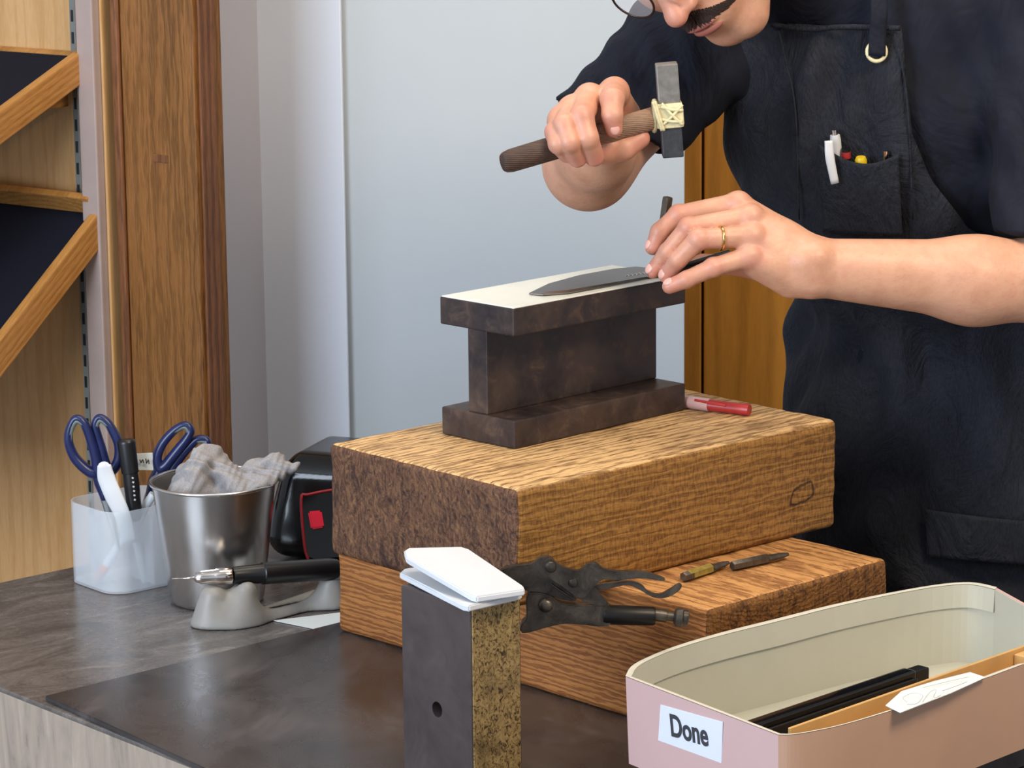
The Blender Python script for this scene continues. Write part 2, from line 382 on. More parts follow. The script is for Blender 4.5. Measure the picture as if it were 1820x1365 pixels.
# ------------------------------------------------------------------ signed-distance modelling
def smin(a, b, k):
    if k <= 0: return np.minimum(a, b)
    h = np.maximum(k-np.abs(a-b), 0)/k; return np.minimum(a, b)-h*h*k*.25
def cone(p, a, b, ra, rb):
    a = np.asarray(a, float); ba = np.asarray(b, float)-a; d = p-a
    t = np.clip((d@ba)/max(ba@ba, 1e-12), 0, 1)
    return np.linalg.norm(d-t[:, None]*ba, axis=1)-(ra+(rb-ra)*t)
def ell(p, c, r, R=None):
    d = p-np.asarray(c, float)
    if R is not None: d = d@R
    r = np.asarray(r, float); k0 = np.linalg.norm(d/r, axis=1); k1 = np.linalg.norm(d/(r*r), axis=1)
    return k0*(k0-1)/np.maximum(k1, 1e-9)
def sdf_mesh(fn, lo, hi, h, bs=10, slack=1.5):
    lo = np.array(lo, float); n = np.ceil((np.array(hi)-lo)/h/bs).astype(int); N = n*bs+1
    bi = np.stack(np.meshgrid(*[np.arange(k) for k in n], indexing='ij'), -1).reshape(-1, 3)
    cen = lo+(bi+.5)*bs*h; dc = fn(cen); keep = np.abs(dc) < bs*h*.87*slack
    A = np.empty(N, np.float32)
    S3 = np.repeat(np.repeat(np.repeat(dc.reshape(n), bs, 0), bs, 1), bs, 2)
    A[:-1, :-1, :-1] = S3; A[-1] = A[-2]; A[:, -1] = A[:, -2]; A[:, :, -1] = A[:, :, -2]
    loc = np.stack(np.meshgrid(*[np.arange(bs+1)]*3, indexing='ij'), -1).reshape(-1, 3)
    kb = bi[keep]
    for s in range(0, len(kb), 200):
        g = (kb[s:s+200]*bs)[:, None, :]+loc[None]; g = g.reshape(-1, 3)
        A[g[:, 0], g[:, 1], g[:, 2]] = fn(lo+g*h)
    ins = A < 0
    c8 = [(i, j, k) for i in (0, 1) for j in (0, 1) for k in (0, 1)]
    sl = lambda X, o: X[o[0]:X.shape[0]-1+o[0], o[1]:X.shape[1]-1+o[1], o[2]:X.shape[2]-1+o[2]]
    cnt = sum(sl(ins, o).astype(np.int8) for o in c8); act = (cnt > 0) & (cnt < 8)
    idx = np.argwhere(act); vid = -np.ones(act.shape, np.int64); vid[act] = np.arange(len(idx))
    acc = np.zeros((len(idx), 3)); cn = np.zeros(len(idx))
    for a in c8:
        for ax in range(3):
            if a[ax]: continue
            b = list(a); b[ax] = 1
            va = A[tuple((idx+a).T)]; vb = A[tuple((idx+b).T)]; x = (va < 0) != (vb < 0)
            t = va/np.where(x, va-vb, 1)
            q = np.array(a)+t[:, None]*(np.array(b)-np.array(a)); acc[x] += q[x]; cn[x] += 1
    V = lo+(idx+acc/cn[:, None])*h
    Q = []
    for ax in range(3):
        u, v = (ax+1) % 3, (ax+2) % 3
        s0 = [slice(None)]*3; s1 = [slice(None)]*3; s0[ax] = slice(0, -1); s1[ax] = slice(1, None)
        a = ins[tuple(s0)]; b = ins[tuple(s1)]
        e = np.argwhere(a != b); fl = a[tuple(e.T)]
        ok = (e[:, u] > 0) & (e[:, v] > 0) & (e[:, u] < act.shape[u]) & (e[:, v] < act.shape[v]); e = e[ok]; fl = fl[ok]
        q = []
        for du, dv in ((1, 1), (0, 1), (0, 0), (1, 0)):
            g = e.copy(); g[:, u] -= du; g[:, v] -= dv; q.append(vid[tuple(g.T)])
        q = np.stack(q, 1); q[~fl] = q[~fl][:, ::-1]; q = q[(q >= 0).all(1)]; Q.append(q)
    return V, np.concatenate(Q)
def np_mesh(name, V, Q, mat, parent=None, world=True):
    V = np.asarray(V, float)
    if world and parent:
        inv = np.array(world_of(parent).inverted()); V = V@inv[:3, :3].T+inv[:3, 3]
    me = bpy.data.meshes.new(name); me.vertices.add(len(V)); me.vertices.foreach_set('co', V.ravel())
    me.loops.add(Q.size); me.loops.foreach_set('vertex_index', Q.ravel().astype(np.int32))
    me.polygons.add(len(Q)); me.polygons.foreach_set('loop_start', (np.arange(len(Q))*4).astype(np.int32))
    me.polygons.foreach_set('use_smooth', np.ones(len(Q), bool)); me.update(); me.validate()
    me.materials.append(M[mat]); o = bpy.data.objects.new(name, me); return link(o, parent)
# ------------------------------------------------------------------ setting
def slab(name, p0, p1, z0, z1, th, mat, parent=None, bevel=.001, world=False):
    """upright board whose seen face runs p0 -> p1 (left to right for the camera)"""
    p0 = Vector((p0[0], p0[1], 0)); p1 = Vector((p1[0], p1[1], 0)); d = (p1-p0); L = d.length; a = math.atan2(d.y, d.x)
    bm = box_bm((0, 0, z0), (L, th, z1), bevel, 1)
    if parent is None:
        o = bm_obj(name, bm, mat); o.location = p0; o.rotation_euler = (0, 0, a); return o
    bm.transform(Matrix.Translation(p0) @ Matrix.Rotation(a, 4, 'Z'))
    return bm_obj(name, bm, mat, parent, world=world)
FZ, CZ = -.75, 1.9
struct(bm_obj('floor', box_bm((-3, -.5, FZ-.05), (3, 5.2, FZ), 0), 'floor'))
struct(bm_obj('ceiling', box_bm((-3, -.5, CZ), (3, 5.2, CZ+.05), 0), 'ceiling'))
struct(bm_obj('wall_back', box_bm((-3, 5.0, FZ), (3, 5.1, CZ), 0), 'white_wall'))
# grey partition behind the bench, its left end hidden by the pale board
gx = at(608, 700, 4.205); ge = at(1216.5, 600, 4.205)
struct(slab('wall_right', gx, ge, FZ, CZ, .04, 'grey_wall'))
# pale board left of it, folded to catch light; left leaf's colour holds shade
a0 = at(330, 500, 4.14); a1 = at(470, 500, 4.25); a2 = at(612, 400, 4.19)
struct(slab('wall_left', a0, a1, FZ, CZ, .02, 'shaded_wall'))
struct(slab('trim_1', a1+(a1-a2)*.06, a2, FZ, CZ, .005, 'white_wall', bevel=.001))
# golden wooden door right of the partition
d0 = at(1170, 500, 4.47)
door = bpy.data.objects.new('door_1', None); COL.objects.link(door); door.location = (0, 4.46, 0); door['kind'] = 'structure'
dx0, dx1, dx2 = at(1196, 500, 4.46)[0], at(1247, 500, 4.46)[0], at(1640, 500, 4.46)[0]
bm_obj('door_stile', box_bm((dx0, 0, FZ), (dx1, .035, CZ), .003), 'gold_door', door)
bm_obj('door_panel', box_bm((dx1+.0035, .004, FZ), (dx2, .035, CZ), .003), 'gold_door', door)
bm_obj('door_backing', box_bm((dx0, .03, FZ), (dx2, .05, CZ), .001), 'post_dark', door)
# wooden post with a narrow moulding
NW = Vector((-.6, -.8, 0)); TW = Vector((.8, -.6, 0))
pp = at(346, 400, 3.95); pl = Vector((pp[0], pp[1], 0))-TW*.120
post = thing('wooden_post', 'weathered brown wooden post between the display shelves and the pale board', 'post', (pl.x, pl.y, FZ), math.atan2(TW.y, TW.x))
bm_obj('front_face', box_bm((0, 0, 0), (.1255, .055, CZ-FZ), .004, 3), 'post', post)
bm_obj('shaded_edge', box_bm((.1256, .008, 0), (.130, .036, CZ-FZ), .001), 'post_dark', post)  # post's side in shadow, shade put into its darker wood
bm_obj('moulding', box_bm((-.013, -.004, 0), (-.0005, .05, CZ-FZ), .003, 2), 'post_dark', post)
mw = bm_obj('mortise', box_bm((.052, -.0015, .953-FZ+.0), (.078, .002, .963-FZ), .001), 'post_dark', post)
q = at(288, 301, 3.88); mw.location.z = q[2]-.958
# shelf unit
W0 = Vector(at(157, 735, 4.08))
def onwall(px, py, off=0.):
    d = Vector(ray(px, py)); C0 = Vector(CC); t = (off-(C0-W0).dot(NW))/d.dot(NW); return C0+d*t
e0 = onwall(205, 600); o0 = Vector((e0.x, e0.y, 0))-TW*1.2
unit = thing('shelf_unit', 'pale wooden shelf back panel with slotted metal strip left of the post', 'shelf unit', (o0.x, o0.y, FZ), math.atan2(TW.y, TW.x))
bm_obj('back_panel', box_bm((0, 0, 0), (1.2, .03, CZ-FZ), .001), 'panel', unit)
eA = (onwall(176, 600)-o0).dot(TW)
bm_obj('side_frame', box_bm((eA, -.022, 0), (1.2, -.0005, CZ-FZ), .002), 'pale_trim', unit)
bm_obj('edge_strip', box_bm((1.2005, -.010, 0), (1.205, .02, CZ-FZ), .002), 'panel', unit)
sX = (onwall(153, 600)-o0).dot(TW)
st = bm_obj('standard_strip', box_bm((sX-.005, -.0035, .3), (sX+.005, -.0003, CZ-FZ), .0005, 1), 'rough_steel_strip', unit)
slot0 = None
for k in range(46):
    z = .62+k*.0285
    if slot0 is None: slot0 = bm_obj('slot', box_bm((sX-.0018, -.0042, 0), (sX+.0018, -.003, .015), 0), 'slot', st)
    s = slot0 if k == 0 else link(slot0.copy(), st)
    s.location.z = z
def tilted_shelf(px, py, ang, label, lip):
    P = onwall(px, py, .003); a = math.radians(ang)
    dr = NW*math.cos(a)-Vector((0, 0, 1))*math.sin(a); n = TW.cross(dr)
    if n.z < 0: n = -n
    y = n.cross(dr)                    # x=dr, y, z=n
    R = Matrix((dr, y, n)).transposed(); s = 1 if y.dot(TW) > 0 else -1
    t = thing('tilted_shelf', label, 'shelf', P, rot=R.to_euler(), group='tilted display shelves')
    def bx(name, x0, x1, y0, y1, z0, z1, mat, bev=.0015):
        lo = (x0, min(s*y0, s*y1), z0); hi = (x1, max(s*y0, s*y1), z1)
        return bm_obj(name, box_bm(lo, hi, bev), mat, t)
    bx('side_rail', .002, .45, -.014, 0, -.034, .004, 'rail', .002)
    bx('felt_board', .012, .45, -.9, -.0145, -.014, -.004, 'felt')
    bx('front_rail', .4505, .465, -.9, 0, -.034, .008, 'rail')
    bx('back_lip', .001, .0115, -.9, -.0145, -.02, lip, 'rail')
    gx0 = .03
    vs = [(.02, -.0145), (.16, -.0145), (.02, -.075)]
    bm_obj('bracket', prism_bm([Vector((x, s*-.05, z)) for x, z in vs], (0, 1, 0), .012, .001), 'rail', t)
    return t
tilted_shelf(158, 88, 23, 'upper tilted display shelf with dark navy felt at the top left', -.003)
tilted_shelf(190, 366, 37, 'lower tilted display shelf with dark navy felt beside the post', .022)

# ------------------------------------------------------------------ counter
CT = Vector((.6611, -.7503, 0)); CN = Vector((.7503, .6611, 0)); crot = math.atan2(CT.y, CT.x)
c0, c1, s0, s1 = 1.6735, 2.47, -3.07, -1.2
org = CN*c0+CT*s0
counter = thing('work_counter', 'slate-topped counter with taupe side that carries the blocks and tools', 'counter', (org.x, org.y, FZ), crot)
LC, WC = s1-s0, c1-c0
bm_obj('slate_top', box_bm((0, 0, .7455), (LC, WC, .75), .0012), 'slate', counter)
bm_obj('cabinet_body', box_bm((.004, .0005, 0), (LC-.004, WC-.004, .745), .001), 'side', counter)
m0 = on(80, 1236, .006); m1 = on(500, 1131, .006); md = Vector(m1-m0).normalized()
f1 = on(362, 1364, .006); mf = Vector(f1-m0).normalized()
mA = Vector(m0); mB = mA+md*.70; mD = mA+mf*1.3; mC = mD+md*.70
matb = bm_obj('stone_board', prism_bm([Vector((v.x, v.y, .003)) for v in (mA, mB, mC, mD)], (0, 0, 1), .0056, .001), 'mat')
tag(matb, 'thin dark stone board on the counter under the wooden blocks', 'board')

# ------------------------------------------------------------------ beams
from mathutils import noise as mno
def beam(name, label, o, yaw, L, W, z0, z1, mat, r=.007, seed=0):
    t = thing(name, label, 'wooden block', (o[0], o[1], z0), math.pi/2-yaw)
    H = z1-z0
    def ax(len_, n):
        inner = list(np.linspace(.012, len_-.012, n)); return [0, .002, .004, .007]+inner+[len_-.007, len_-.004, len_-.002, len_]
    X, Y, Z = ax(L, 44), ax(W, 30), ax(H, 14)
    bm = bmesh.new(); vd = {}
    def gv(x, y, z):
        k = (round(x, 6), round(y, 6), round(z, 6))
        if k not in vd:
            p = Vector((x, y, z)); nn = mno.noise(p*18+Vector((seed, 0, 0)))
            rr = r*(1+.45*nn); inn = Vector([min(max(p[i], rr), (L, W, H)[i]-rr) for i in range(3)])
            d = p-inn; q = inn+d.normalized()*rr if d.length > 1e-9 else p
            nrm = d.normalized() if d.length > 1e-9 else Vector((0, 0, 1))
            amp = .0009*mno.noise(p*45+Vector((0, seed, 0)))+.0012*mno.noise(Vector((p.x*6, p.y*60, p.z*60)))
            if z < .004: amp = 0
            if z > H-.004: amp = min(amp, 0)
            vd[k] = bm.verts.new(q+nrm*amp)
        return vd[k]
    for A, B, f in ((X, Y, 'z'), (X, Z, 'y'), (Y, Z, 'x')):
        for i in range(len(A)-1):
            for j in range(len(B)-1):
                for e in (0, 1):
                    q = [(A[i], B[j]), (A[i+1], B[j]), (A[i+1], B[j+1]), (A[i], B[j+1])]
                    if f == 'z': vs = [gv(a, b, e*H) for a, b in q]
                    elif f == 'y': vs = [gv(a, e*W, b) for a, b in q]
                    else: vs = [gv(e*L, a, b) for a, b in q]
                    bm.faces.new(vs)
    b = bm_obj('beam_body', bm, mat, t, True, angle=50)
    return t
YB = .8394; ZL, ZH = .139, .257
beam('wooden_block', 'large upper wooden block of dark-ended amber timber carrying the iron anvil', (.0031, 2.9325), YB, .4573, .2889, ZL, ZH, 'beam', .007, 1)
# the lower block runs the other way: its grain lies along B, so build with x along B
o2 = np.array([.1862, 2.9202]); y2 = .8136
A2 = np.array([math.sin(y2), math.cos(y2)]); B2 = np.array([-math.cos(y2), math.sin(y2)])
p2 = o2+A2*.2722
lower = beam('wooden_block', 'lower reddish-brown wooden block lying crosswise under the large block', (o2[0], o2[1]), y2-math.pi/2, .5526, .2722, .006, ZL, 'beam2', .006, 5)
# beam() grows y to the left of x; here x = B so y = -A: shift the mesh to the far side
for ch in lower.children:
    for v in ch.data.vertices: v.co.y -= .2722
# ------------------------------------------------------------------ anvil
anv = thing('iron_anvil', 'dark iron I-beam anvil with a polished top plate on the large wooden block', 'anvil', (.0023, 3.1061, ZH), math.pi/2-.7888)
AL, AW, AH, AT = .2586, .1075, .1465, .0296
bm_obj('base_plate', box_bm((0, 0, .0005), (AL, AW, AT), .002, 3), 'iron', anv)
bm_obj('web', box_bm((.003, .042, AT), (AL, .070, AH-AT), .0012), 'iron', anv)
bm_obj('top_plate', box_bm((0, 0, AH-AT), (AL, AW, AH-.001), .0015), 'iron', anv)
bm_obj('polished_face', box_bm((.0012, .0012, AH-.002), (AL-.0012, AW-.0012, AH), .0006, 1), 'polish', anv)['label'] = 'bright polished striking face'
ZA = ZH+AH

# ------------------------------------------------------------------ steel block, pad, pliers
def boolean_cut(o, cut_bm):
    me = bpy.data.meshes.new('cut'); cut_bm.to_mesh(me); cut_bm.free(); c = bpy.data.objects.new('cut', me); COL.objects.link(c)
    c.parent = o.parent
    md_ = o.modifiers.new('b', 'BOOLEAN'); md_.object = c; md_.operation = 'DIFFERENCE'; md_.solver = 'EXACT'
    dg = bpy.context.evaluated_depsgraph_get(); nm = bpy.data.meshes.new_from_object(o.evaluated_get(dg))
    o.modifiers.clear(); o.data = nm; bpy.data.objects.remove(c)
ZS = .196
sf, sl_, sr_ = on(835, 1080, ZS), on(712, 1040, ZS), on(928, 1060, ZS)
bdir = Vector(sl_-sf); bdir.z = 0; LB = bdir.length; ang = math.atan2(bdir.y, bdir.x)
RB = abs(Vector(sr_-sf).dot(Vector((math.sin(ang), -math.cos(ang), 0))))
sb = thing('steel_block', 'upright dark steel block with a small hole, capped by white plastic', 'steel block', (sf[0], sf[1], .006), ang)
body = bm_obj('block_body', box_bm((0, -RB, 0), (LB, 0, ZS-.006), .002, 3), 'dark_steel', sb)
hp = on(775, 1260, .1); tt = None
# hole centre: meet the pixel ray with the face y=0 of the block
Nf = Vector((-math.sin(ang), math.cos(ang), 0)); dd = Vector(ray(777, 1261)); C0 = Vector(CC)
tt = (Vector(sf)-C0).dot(Nf)/dd.dot(Nf); hpt = world_of(sb).inverted() @ (C0+dd*tt)
cb = bmesh.new(); bmesh.ops.create_cone(cb, cap_ends=True, segments=20, radius1=.0075, radius2=.0075, depth=.05)
cb.transform(Matrix.Translation(hpt) @ Matrix.Rotation(math.pi/2, 4, 'X')); boolean_cut(body, cb)
bm_obj('corroded_face', box_bm((-.0012, -RB+.002, .001), (.0006, -.002, ZS-.008), .0005, 1), 'scale', sb)['label'] = 'mottled yellow-brown corroded face'
pad = thing('plastic_pad', 'folded white plastic sheet lying on top of the upright steel block', 'plastic sheet', (sf[0], sf[1], ZS))
def sheet(name, pts, th, mat, parent, nrm=None, bevel=.0012):
    pts = [Vector(p) for p in pts]
    n = nrm or (pts[1]-pts[0]).cross(pts[2]-pts[0]).normalized()
    return bm_obj(name, prism_bm(pts, n, th, bevel, 2), mat, parent, True, True, 40)
zc = ZS+.004
sheet('lower_sheet', [on(710, 1023, zc), on(718, 1016, zc), on(775, 1008, zc), on(929, 1052, zc), on(927, 1060, zc), on(834, 1082, zc), on(822, 1080, zc)], .006, 'white_plastic', pad)
fa = [on(718, 984, .222), on(726, 979, .222), on(820, 976, .2215), on(834, 982, .219), on(930, 1046, ZS+.0125), on(933, 1053, ZS+.0115), on(848, 1066, ZS+.0105), on(836, 1063, ZS+.011), on(722, 996, .221)]
sheet('upper_flap', fa, .006, 'white_plastic', pad, Vector((0, 0, 1)))
# pliers, drawn in their own plane just behind the steel block
YP = 2.858
plr = thing('locking_pliers', 'dark worn locking pliers lying behind the steel block', 'pliers', at(930, 1085, YP))
def cx(x, y, Y=YP): return at(680+x/3.0333, 940+y/3.0333, Y)
def plate(name, pts, Y, th, mat, bev=.0012):
    P = catmull([cx(x, y, Y) for x, y in pts], 3, True)
    return bm_obj(name, prism_bm(P, (0, 1, 0), th, bev, 2), mat, plr, True, True, 35)
plate('upper_jaw', [(572, 290), (585, 255), (640, 218), (700, 198), (800, 185), (850, 152), (905, 150), (940, 190), (965, 240), (1010, 330), (1050, 378), (980, 378), (880, 345), (790, 332), (700, 306), (600, 300)], YP, .010, 'plier')
plate('lower_jaw', [(742, 545), (750, 500), (775, 465), (775, 350), (830, 335), (900, 348), (960, 388), (1080, 402), (1225, 408), (1225, 512), (1000, 500), (880, 522), (790, 548)], YP+.001, .016, 'plier')
plate('upper_handle', [(866, 190), (905, 158), (960, 196), (1050, 222), (1105, 188), (1150, 180), (1185, 208), (1260, 226), (1400, 228), (1470, 246), (1522, 268), (1500, 276), (1400, 262), (1260, 272), (1190, 268), (1145, 300), (1110, 345), (1060, 368), (960, 300), (890, 250)], YP-.009, .007, 'plier')
plate('toggle_link', [(1040, 348), (1130, 300), (1170, 345), (1220, 405), (1180, 412), (1100, 396)], YP-.004, .005, 'plier')
plate('release_lever', [(1150, 300), (1240, 288), (1330, 280), (1395, 300), (1430, 335), (1490, 350), (1540, 328), (1595, 294), (1613, 304), (1595, 332), (1545, 362), (1490, 371), (1440, 358), (1385, 325), (1320, 300), (1240, 314), (1160, 325)], YP+.002, .006, 'plier')
rod('lower_handle', cx(1190, 462), cx(1470, 470), [(0, .0088), (.05, .0095), (.95, .009), (1, .008)], 'plier_dark', plr)
rod('adjusting_screw', cx(1465, 462), cx(1650, 482), [(0, .0062), (.35, .006), (.36, .0045), (.55, .0045), (.62, .0085), (.8, .0092), (.84, .0075), (.97, .0075), (1, .006)], 'plier', plr)
for x, y, r in ((905, 205, .0062), (1027, 290, .0052), (880, 415, .0068)):
    p = cx(x, y, YP-.012)
    rod('rivet', p+np.array([0, .006, 0]), p-np.array([0, .003, 0]), [(0, r), (.6, r), (.9, r*.75), (1, r*.35)], 'plier', plr)
rod('spring', cx(910, 300, YP-.006), cx(1020, 375, YP-.006), [(0, .001), (1, .001)], 'tool_steel', plr)

# ------------------------------------------------------------------ punches on the lower block, marker on the upper
def punch(a, b, z, label, r=.0052):
    A = on(*a, z+r*.9); B = on(*b, z+r*.75)
    t = thing('steel_punch', label, 'punch', A)
    rod('shank', A, A+(B-A)*.62, [(0, r*.8), (.03, r), (1, r)], 'tool_steel', t, 6)
    rod('tapered_tip', A+(B-A)*.62, B, [(0, r), (.7, r*.75), (1, r*.45)], 'tool_steel', t, 8, flat=.8, updir=(0, 0, 1))
    return t
t = punch((1214, 1026), (1294, 1000), ZL+.001, 'short steel punch with a worn yellow shank nearest the pliers')
rod('paint_band', on(1222, 1023, ZL+.0057), on(1262, 1010, ZL+.0057), [(0, .0054), (1, .0054)], 'brass_worn', t, 6)
punch((1301, 1006), (1400, 985), ZL+.001, 'long dark steel punch on the lower block, right of the yellow one')
mk = thing('red_marker', 'red marker pen lying on the big block right of the anvil', 'marker', on(1270, 727, ZH+.007))
rod('barrel', on(1260, 720, ZH+.007), on(1332, 729, ZH+.006), [(0, .0062), (.8, .0062), (.9, .0066), (1, .006)], 'red_marker', mk)
rod('clear_cap', on(1208, 712, ZH+.0075), on(1262, 720, ZH+.007), [(0, .005), (.1, .0068), (1, .007)], 'clear_pink', mk)
rod('pocket_clip', on(1235, 711, ZH+.0145), on(1290, 721, ZH+.0135), [(0, .0014), (1, .0014)], 'red_marker', mk)

# ------------------------------------------------------------------ card box marked Done
zb = .118
rim = [(1112, 1203), (1122, 1186), (1150, 1170), (1200, 1150), (1280, 1126), (1380, 1101), (1480, 1076), (1580, 1055), (1660, 1041), (1712, 1036), (1742, 1038), (1772, 1045)]
far = [on(*p, zb) for p in rim]
bk = on(1735, 1036, zb); lf = on(1112, 1203, zb); fr = on(1383, 1307, zb); rt = bk+(fr-lf)*1.0
near = [on(x, y, zb) for x, y in ((1820, 1181), (1750, 1207), (1690, 1229), (1588, 1263), (1500, 1289), (1440, 1302), (1405, 1307))]
endv = near[0]-near[2]; nearext = near[0]+endv/np.linalg.norm(endv)*.11
endr = [far[-1], far[-1]*.5+nearext*.5, nearext]
loop_far = far; loop_near = near
boxt = thing('card_box', 'pink and tan cardboard box with a Done label at the lower right', 'box', (fr[0], fr[1], .0335))
cen = (lf+rt)/2
def shrink(p, d, z):
    v = np.array(p, float); u = cen-v; u[2] = 0; u = u/np.linalg.norm(u); q = v+u*d; q[2] = z; return q
def wall_strip(name, top, mat, th=.0025, z0=.034, z1=zb, d0=0., d1=0., lab=None):
    n = len(top); V = []
    for p in top:
        V += [shrink(p, d0, z1), shrink(p, d0+d1*.5+.003, z0), shrink(p, d0+d1*.5+.003+th*1.4, z0), shrink(p, d0+th*1.4, z1)]
    Fc = []
    for i in range(n-1):
        a, b = 4*i, 4*i+4
        for k in range(4): Fc.append((a+k, a+(k+1) % 4, b+(k+1) % 4, b+k))
    Fc += [(0, 3, 2, 1), (4*n-4, 4*n-3, 4*n-2, 4*n-1)]
    bm = bmesh.new(); vs = [bm.verts.new(v) for v in V]
    for f in Fc: bm.faces.new([vs[i] for i in f])
    o = bm_obj(name, bm, mat, boxt, False, True)
    if lab: o['label'] = lab
    return o
end_left = [fr, fr*.66+lf*.34, fr*.33+lf*.67, lf]
wall_strip('end_panel', end_left, 'pink', lab='pink end panel')
wall_strip('side_panel', catmull(near+[fr], 4)+[fr], 'tan_card', lab='tan side panel')
wall_strip('side_panel', catmull(far, 3), 'tan_card')
wall_strip('end_panel', [near[0]+(nearext-near[0])*1.0, far[-1]], 'pink')
wall_strip('side_panel', [near[0], nearext], 'tan_card')
wall_strip('lining', [fr, *end_left[1:-1], lf]+catmull(far, 3)+[nearext]+catmull(near+[fr], 4), 'box_in', th=.0012, z1=zb-.0006, d0=.0034, d1=.0)
wall_strip('folded_band', [lf]+catmull(far, 3), 'box_in', th=.0012, z0=zb-.024, z1=zb-.0008, d0=.0038)
wall_strip('rim_edge', end_left+catmull(far, 3), 'card_edge', th=.0020, z0=zb, z1=zb+.0008, d0=-.0002)
wall_strip('rim_edge', catmull(near+[fr], 4)+[fr], 'card_edge', th=.0020, z0=zb, z1=zb+.0008, d0=-.0002)
fl = [shrink(p, .005, .0352) for p in (end_left+far+[nearext]+near)]
bm_obj('bottom', prism_bm(fl, (0, 0, 1), .002), 'box_in', boxt, False, True)
rs_ = [shrink(p, .045, .0202) for p in (fr, lf, rt*.5+bk*.5-(rt-fr)*.0, rt)]
rs_ = [shrink(fr, .04, .0202), shrink(lf, .04, .0202), shrink(bk, .04, .0202), shrink(rt, .04, .0202)]
rb = bm_obj('riser_board', prism_bm(rs_, (0, 0, 1), .0262, .001), 'mat'); tag(rb, 'low dark riser board almost hidden underneath the Done box', 'board')
# label on the pink end
ed = Vector(fr-lf).normalized(); en = Vector((-ed.y, ed.x, 0));
if en.dot(Vector(CC)-Vector(fr)) < 0: en = -en
def onend(px, py, off=.0008):
    d = Vector(ray(px, py)); C0 = Vector(CC); P0 = Vector(fr); nn = (en+Vector((0, 0, -.055))).normalized()
    t = ((P0-C0).dot(nn)+off)/d.dot(nn); return C0+d*t
lb = [onend(*p) for p in ((1174, 1252), (1285, 1283), (1283, 1357), (1170, 1316))]
nn = (lb[1]-lb[0]).cross(lb[3]-lb[0]).normalized()
if nn.dot(Vector(CC)-lb[0]) < 0: nn = -nn
lab = bm_obj('paper_label', prism_bm(lb, nn, .0008, .0003), 'label', boxt, False, True)
lab['label'] = 'white label reading Done'
fc = bpy.data.curves.new('lettering', 'FONT'); fc.body = 'Done'; fc.size = .0255; fc.align_x = 'CENTER'; fc.align_y = 'CENTER'; fc.offset = .0006
fc.extrude = .0002; fc.materials.append(M['dark_ink']); fo = bpy.data.objects.new('lettering', fc); COL.objects.link(fo)
xx = (lb[1]-lb[0]).normalized(); zz = nn; yy = zz.cross(xx)
Mx = Matrix((xx, yy, zz)).transposed().to_4x4(); ctr = (lb[0]+lb[1]+lb[2]+lb[3])/4+xx*-.0015+yy*.001+nn*.0008
bpy.context.view_layer.update(); tm = bpy.data.meshes.new_from_object(fo.evaluated_get(bpy.context.evaluated_depsgraph_get()))
bpy.data.objects.remove(fo); tm.transform(world_of(lab).inverted() @ Matrix.Translation(ctr) @ Mx @ Matrix.Diagonal((.95, 1.15, 1, 1)))
fo = bpy.data.objects.new('lettering', tm); link(fo, lab)
# what lies in the box
def bar(name, label, cat, a, b, w_, h_, z, mat, bev=.003):
    A = Vector(on(*a, z)); B = Vector(on(*b, z)); d = B-A; an = math.atan2(d.y, d.x)
    o = bm_obj(name, box_bm((0, -w_, -h_), (d.length, 0, 0), bev, 3), mat); o.location = A; o.rotation_euler = (0, 0, an)
    return tag(o, label, cat)
sh = thing('knife_case', 'slim black case leaning in the card box behind the pale tray', 'case', on(1325, 1284, .085))
A_ = Vector(on(1318, 1286, .099)); B_ = Vector(on(1612, 1187, .099)); dd_ = (B_-A_); an_ = math.atan2(dd_.y, dd_.x)
RM = Matrix.Translation(A_) @ Matrix.Rotation(an_, 4, 'Z')
bmx = box_bm((0, -.012, -.062), (dd_.length, .004, 0), .003, 3); bmx.transform(RM); bm_obj('case_body', bmx, 'gloss_black', sh, True, True, 40)
bmx = box_bm((.004, -.0165, -.062), (dd_.length*.985, -.0125, -.006), .0015, 2); bmx.transform(RM); bm_obj('case_lid', bmx, 'black', sh, False, True)
bmx = box_bm((dd_.length+.0005, -.010, -.062), (dd_.length+.022, .004, -.002), .002, 2); bmx.transform(RM); bm_obj('end_cap', bmx, 'black', sh, False, True)
tr = thing('wooden_tray', 'pale wooden tray standing in the card box against its tan side', 'tray', on(1393, 1294, .02))
A_ = Vector(on(1400, 1293, .113)); B_ = Vector(on(1820, 1146, .113)); dd_ = (B_-A_); an_ = math.atan2(dd_.y, dd_.x)
RM = Matrix.Translation(Vector((A_.x, A_.y, .025))) @ Matrix.Rotation(an_, 4, 'Z'); TL = dd_.length*1.04
for nm, lo, hi in (('side_board', (0, -.003, .012), (TL, 0, .088)), ('side_board', (.018, -.0215, .012), (TL, -.019, .080)), ('end_board', (.010, -.0185, .012), (.014, -.0035, .078)), ('bottom_board', (.0145, -.0185, .012), (TL, -.0035, .055)), ('divider', (dd_.length*.94, -.0185, .0555), (dd_.length*1.0, -.0035, .084))):
    bmx = box_bm(lo, hi, .0006, 1); bmx.transform(RM); bm_obj(nm, bmx, 'tray_wood', tr, False, True)
pz = .1212
pp_ = [on(1574, 1254, pz), on(1602, 1229, pz+.002), on(1660, 1211, pz+.003), on(1724, 1195, pz+.002), on(1752, 1204, pz), on(1690, 1232, pz-.0005), on(1600, 1267, pz-.002)]
ps = sheet('paper_note', pp_, .0006, 'paper', None, Vector((0, 0, 1)), 0); tag(ps, 'white paper note with faint pencil lines lying over the pale tray', 'paper note')
V, Fc = [], []
def scrib(pts, r=.0003):
    P = catmull([on(x, y, pz+.0042) for x, y in pts], 5); return tube(P, r, 5)
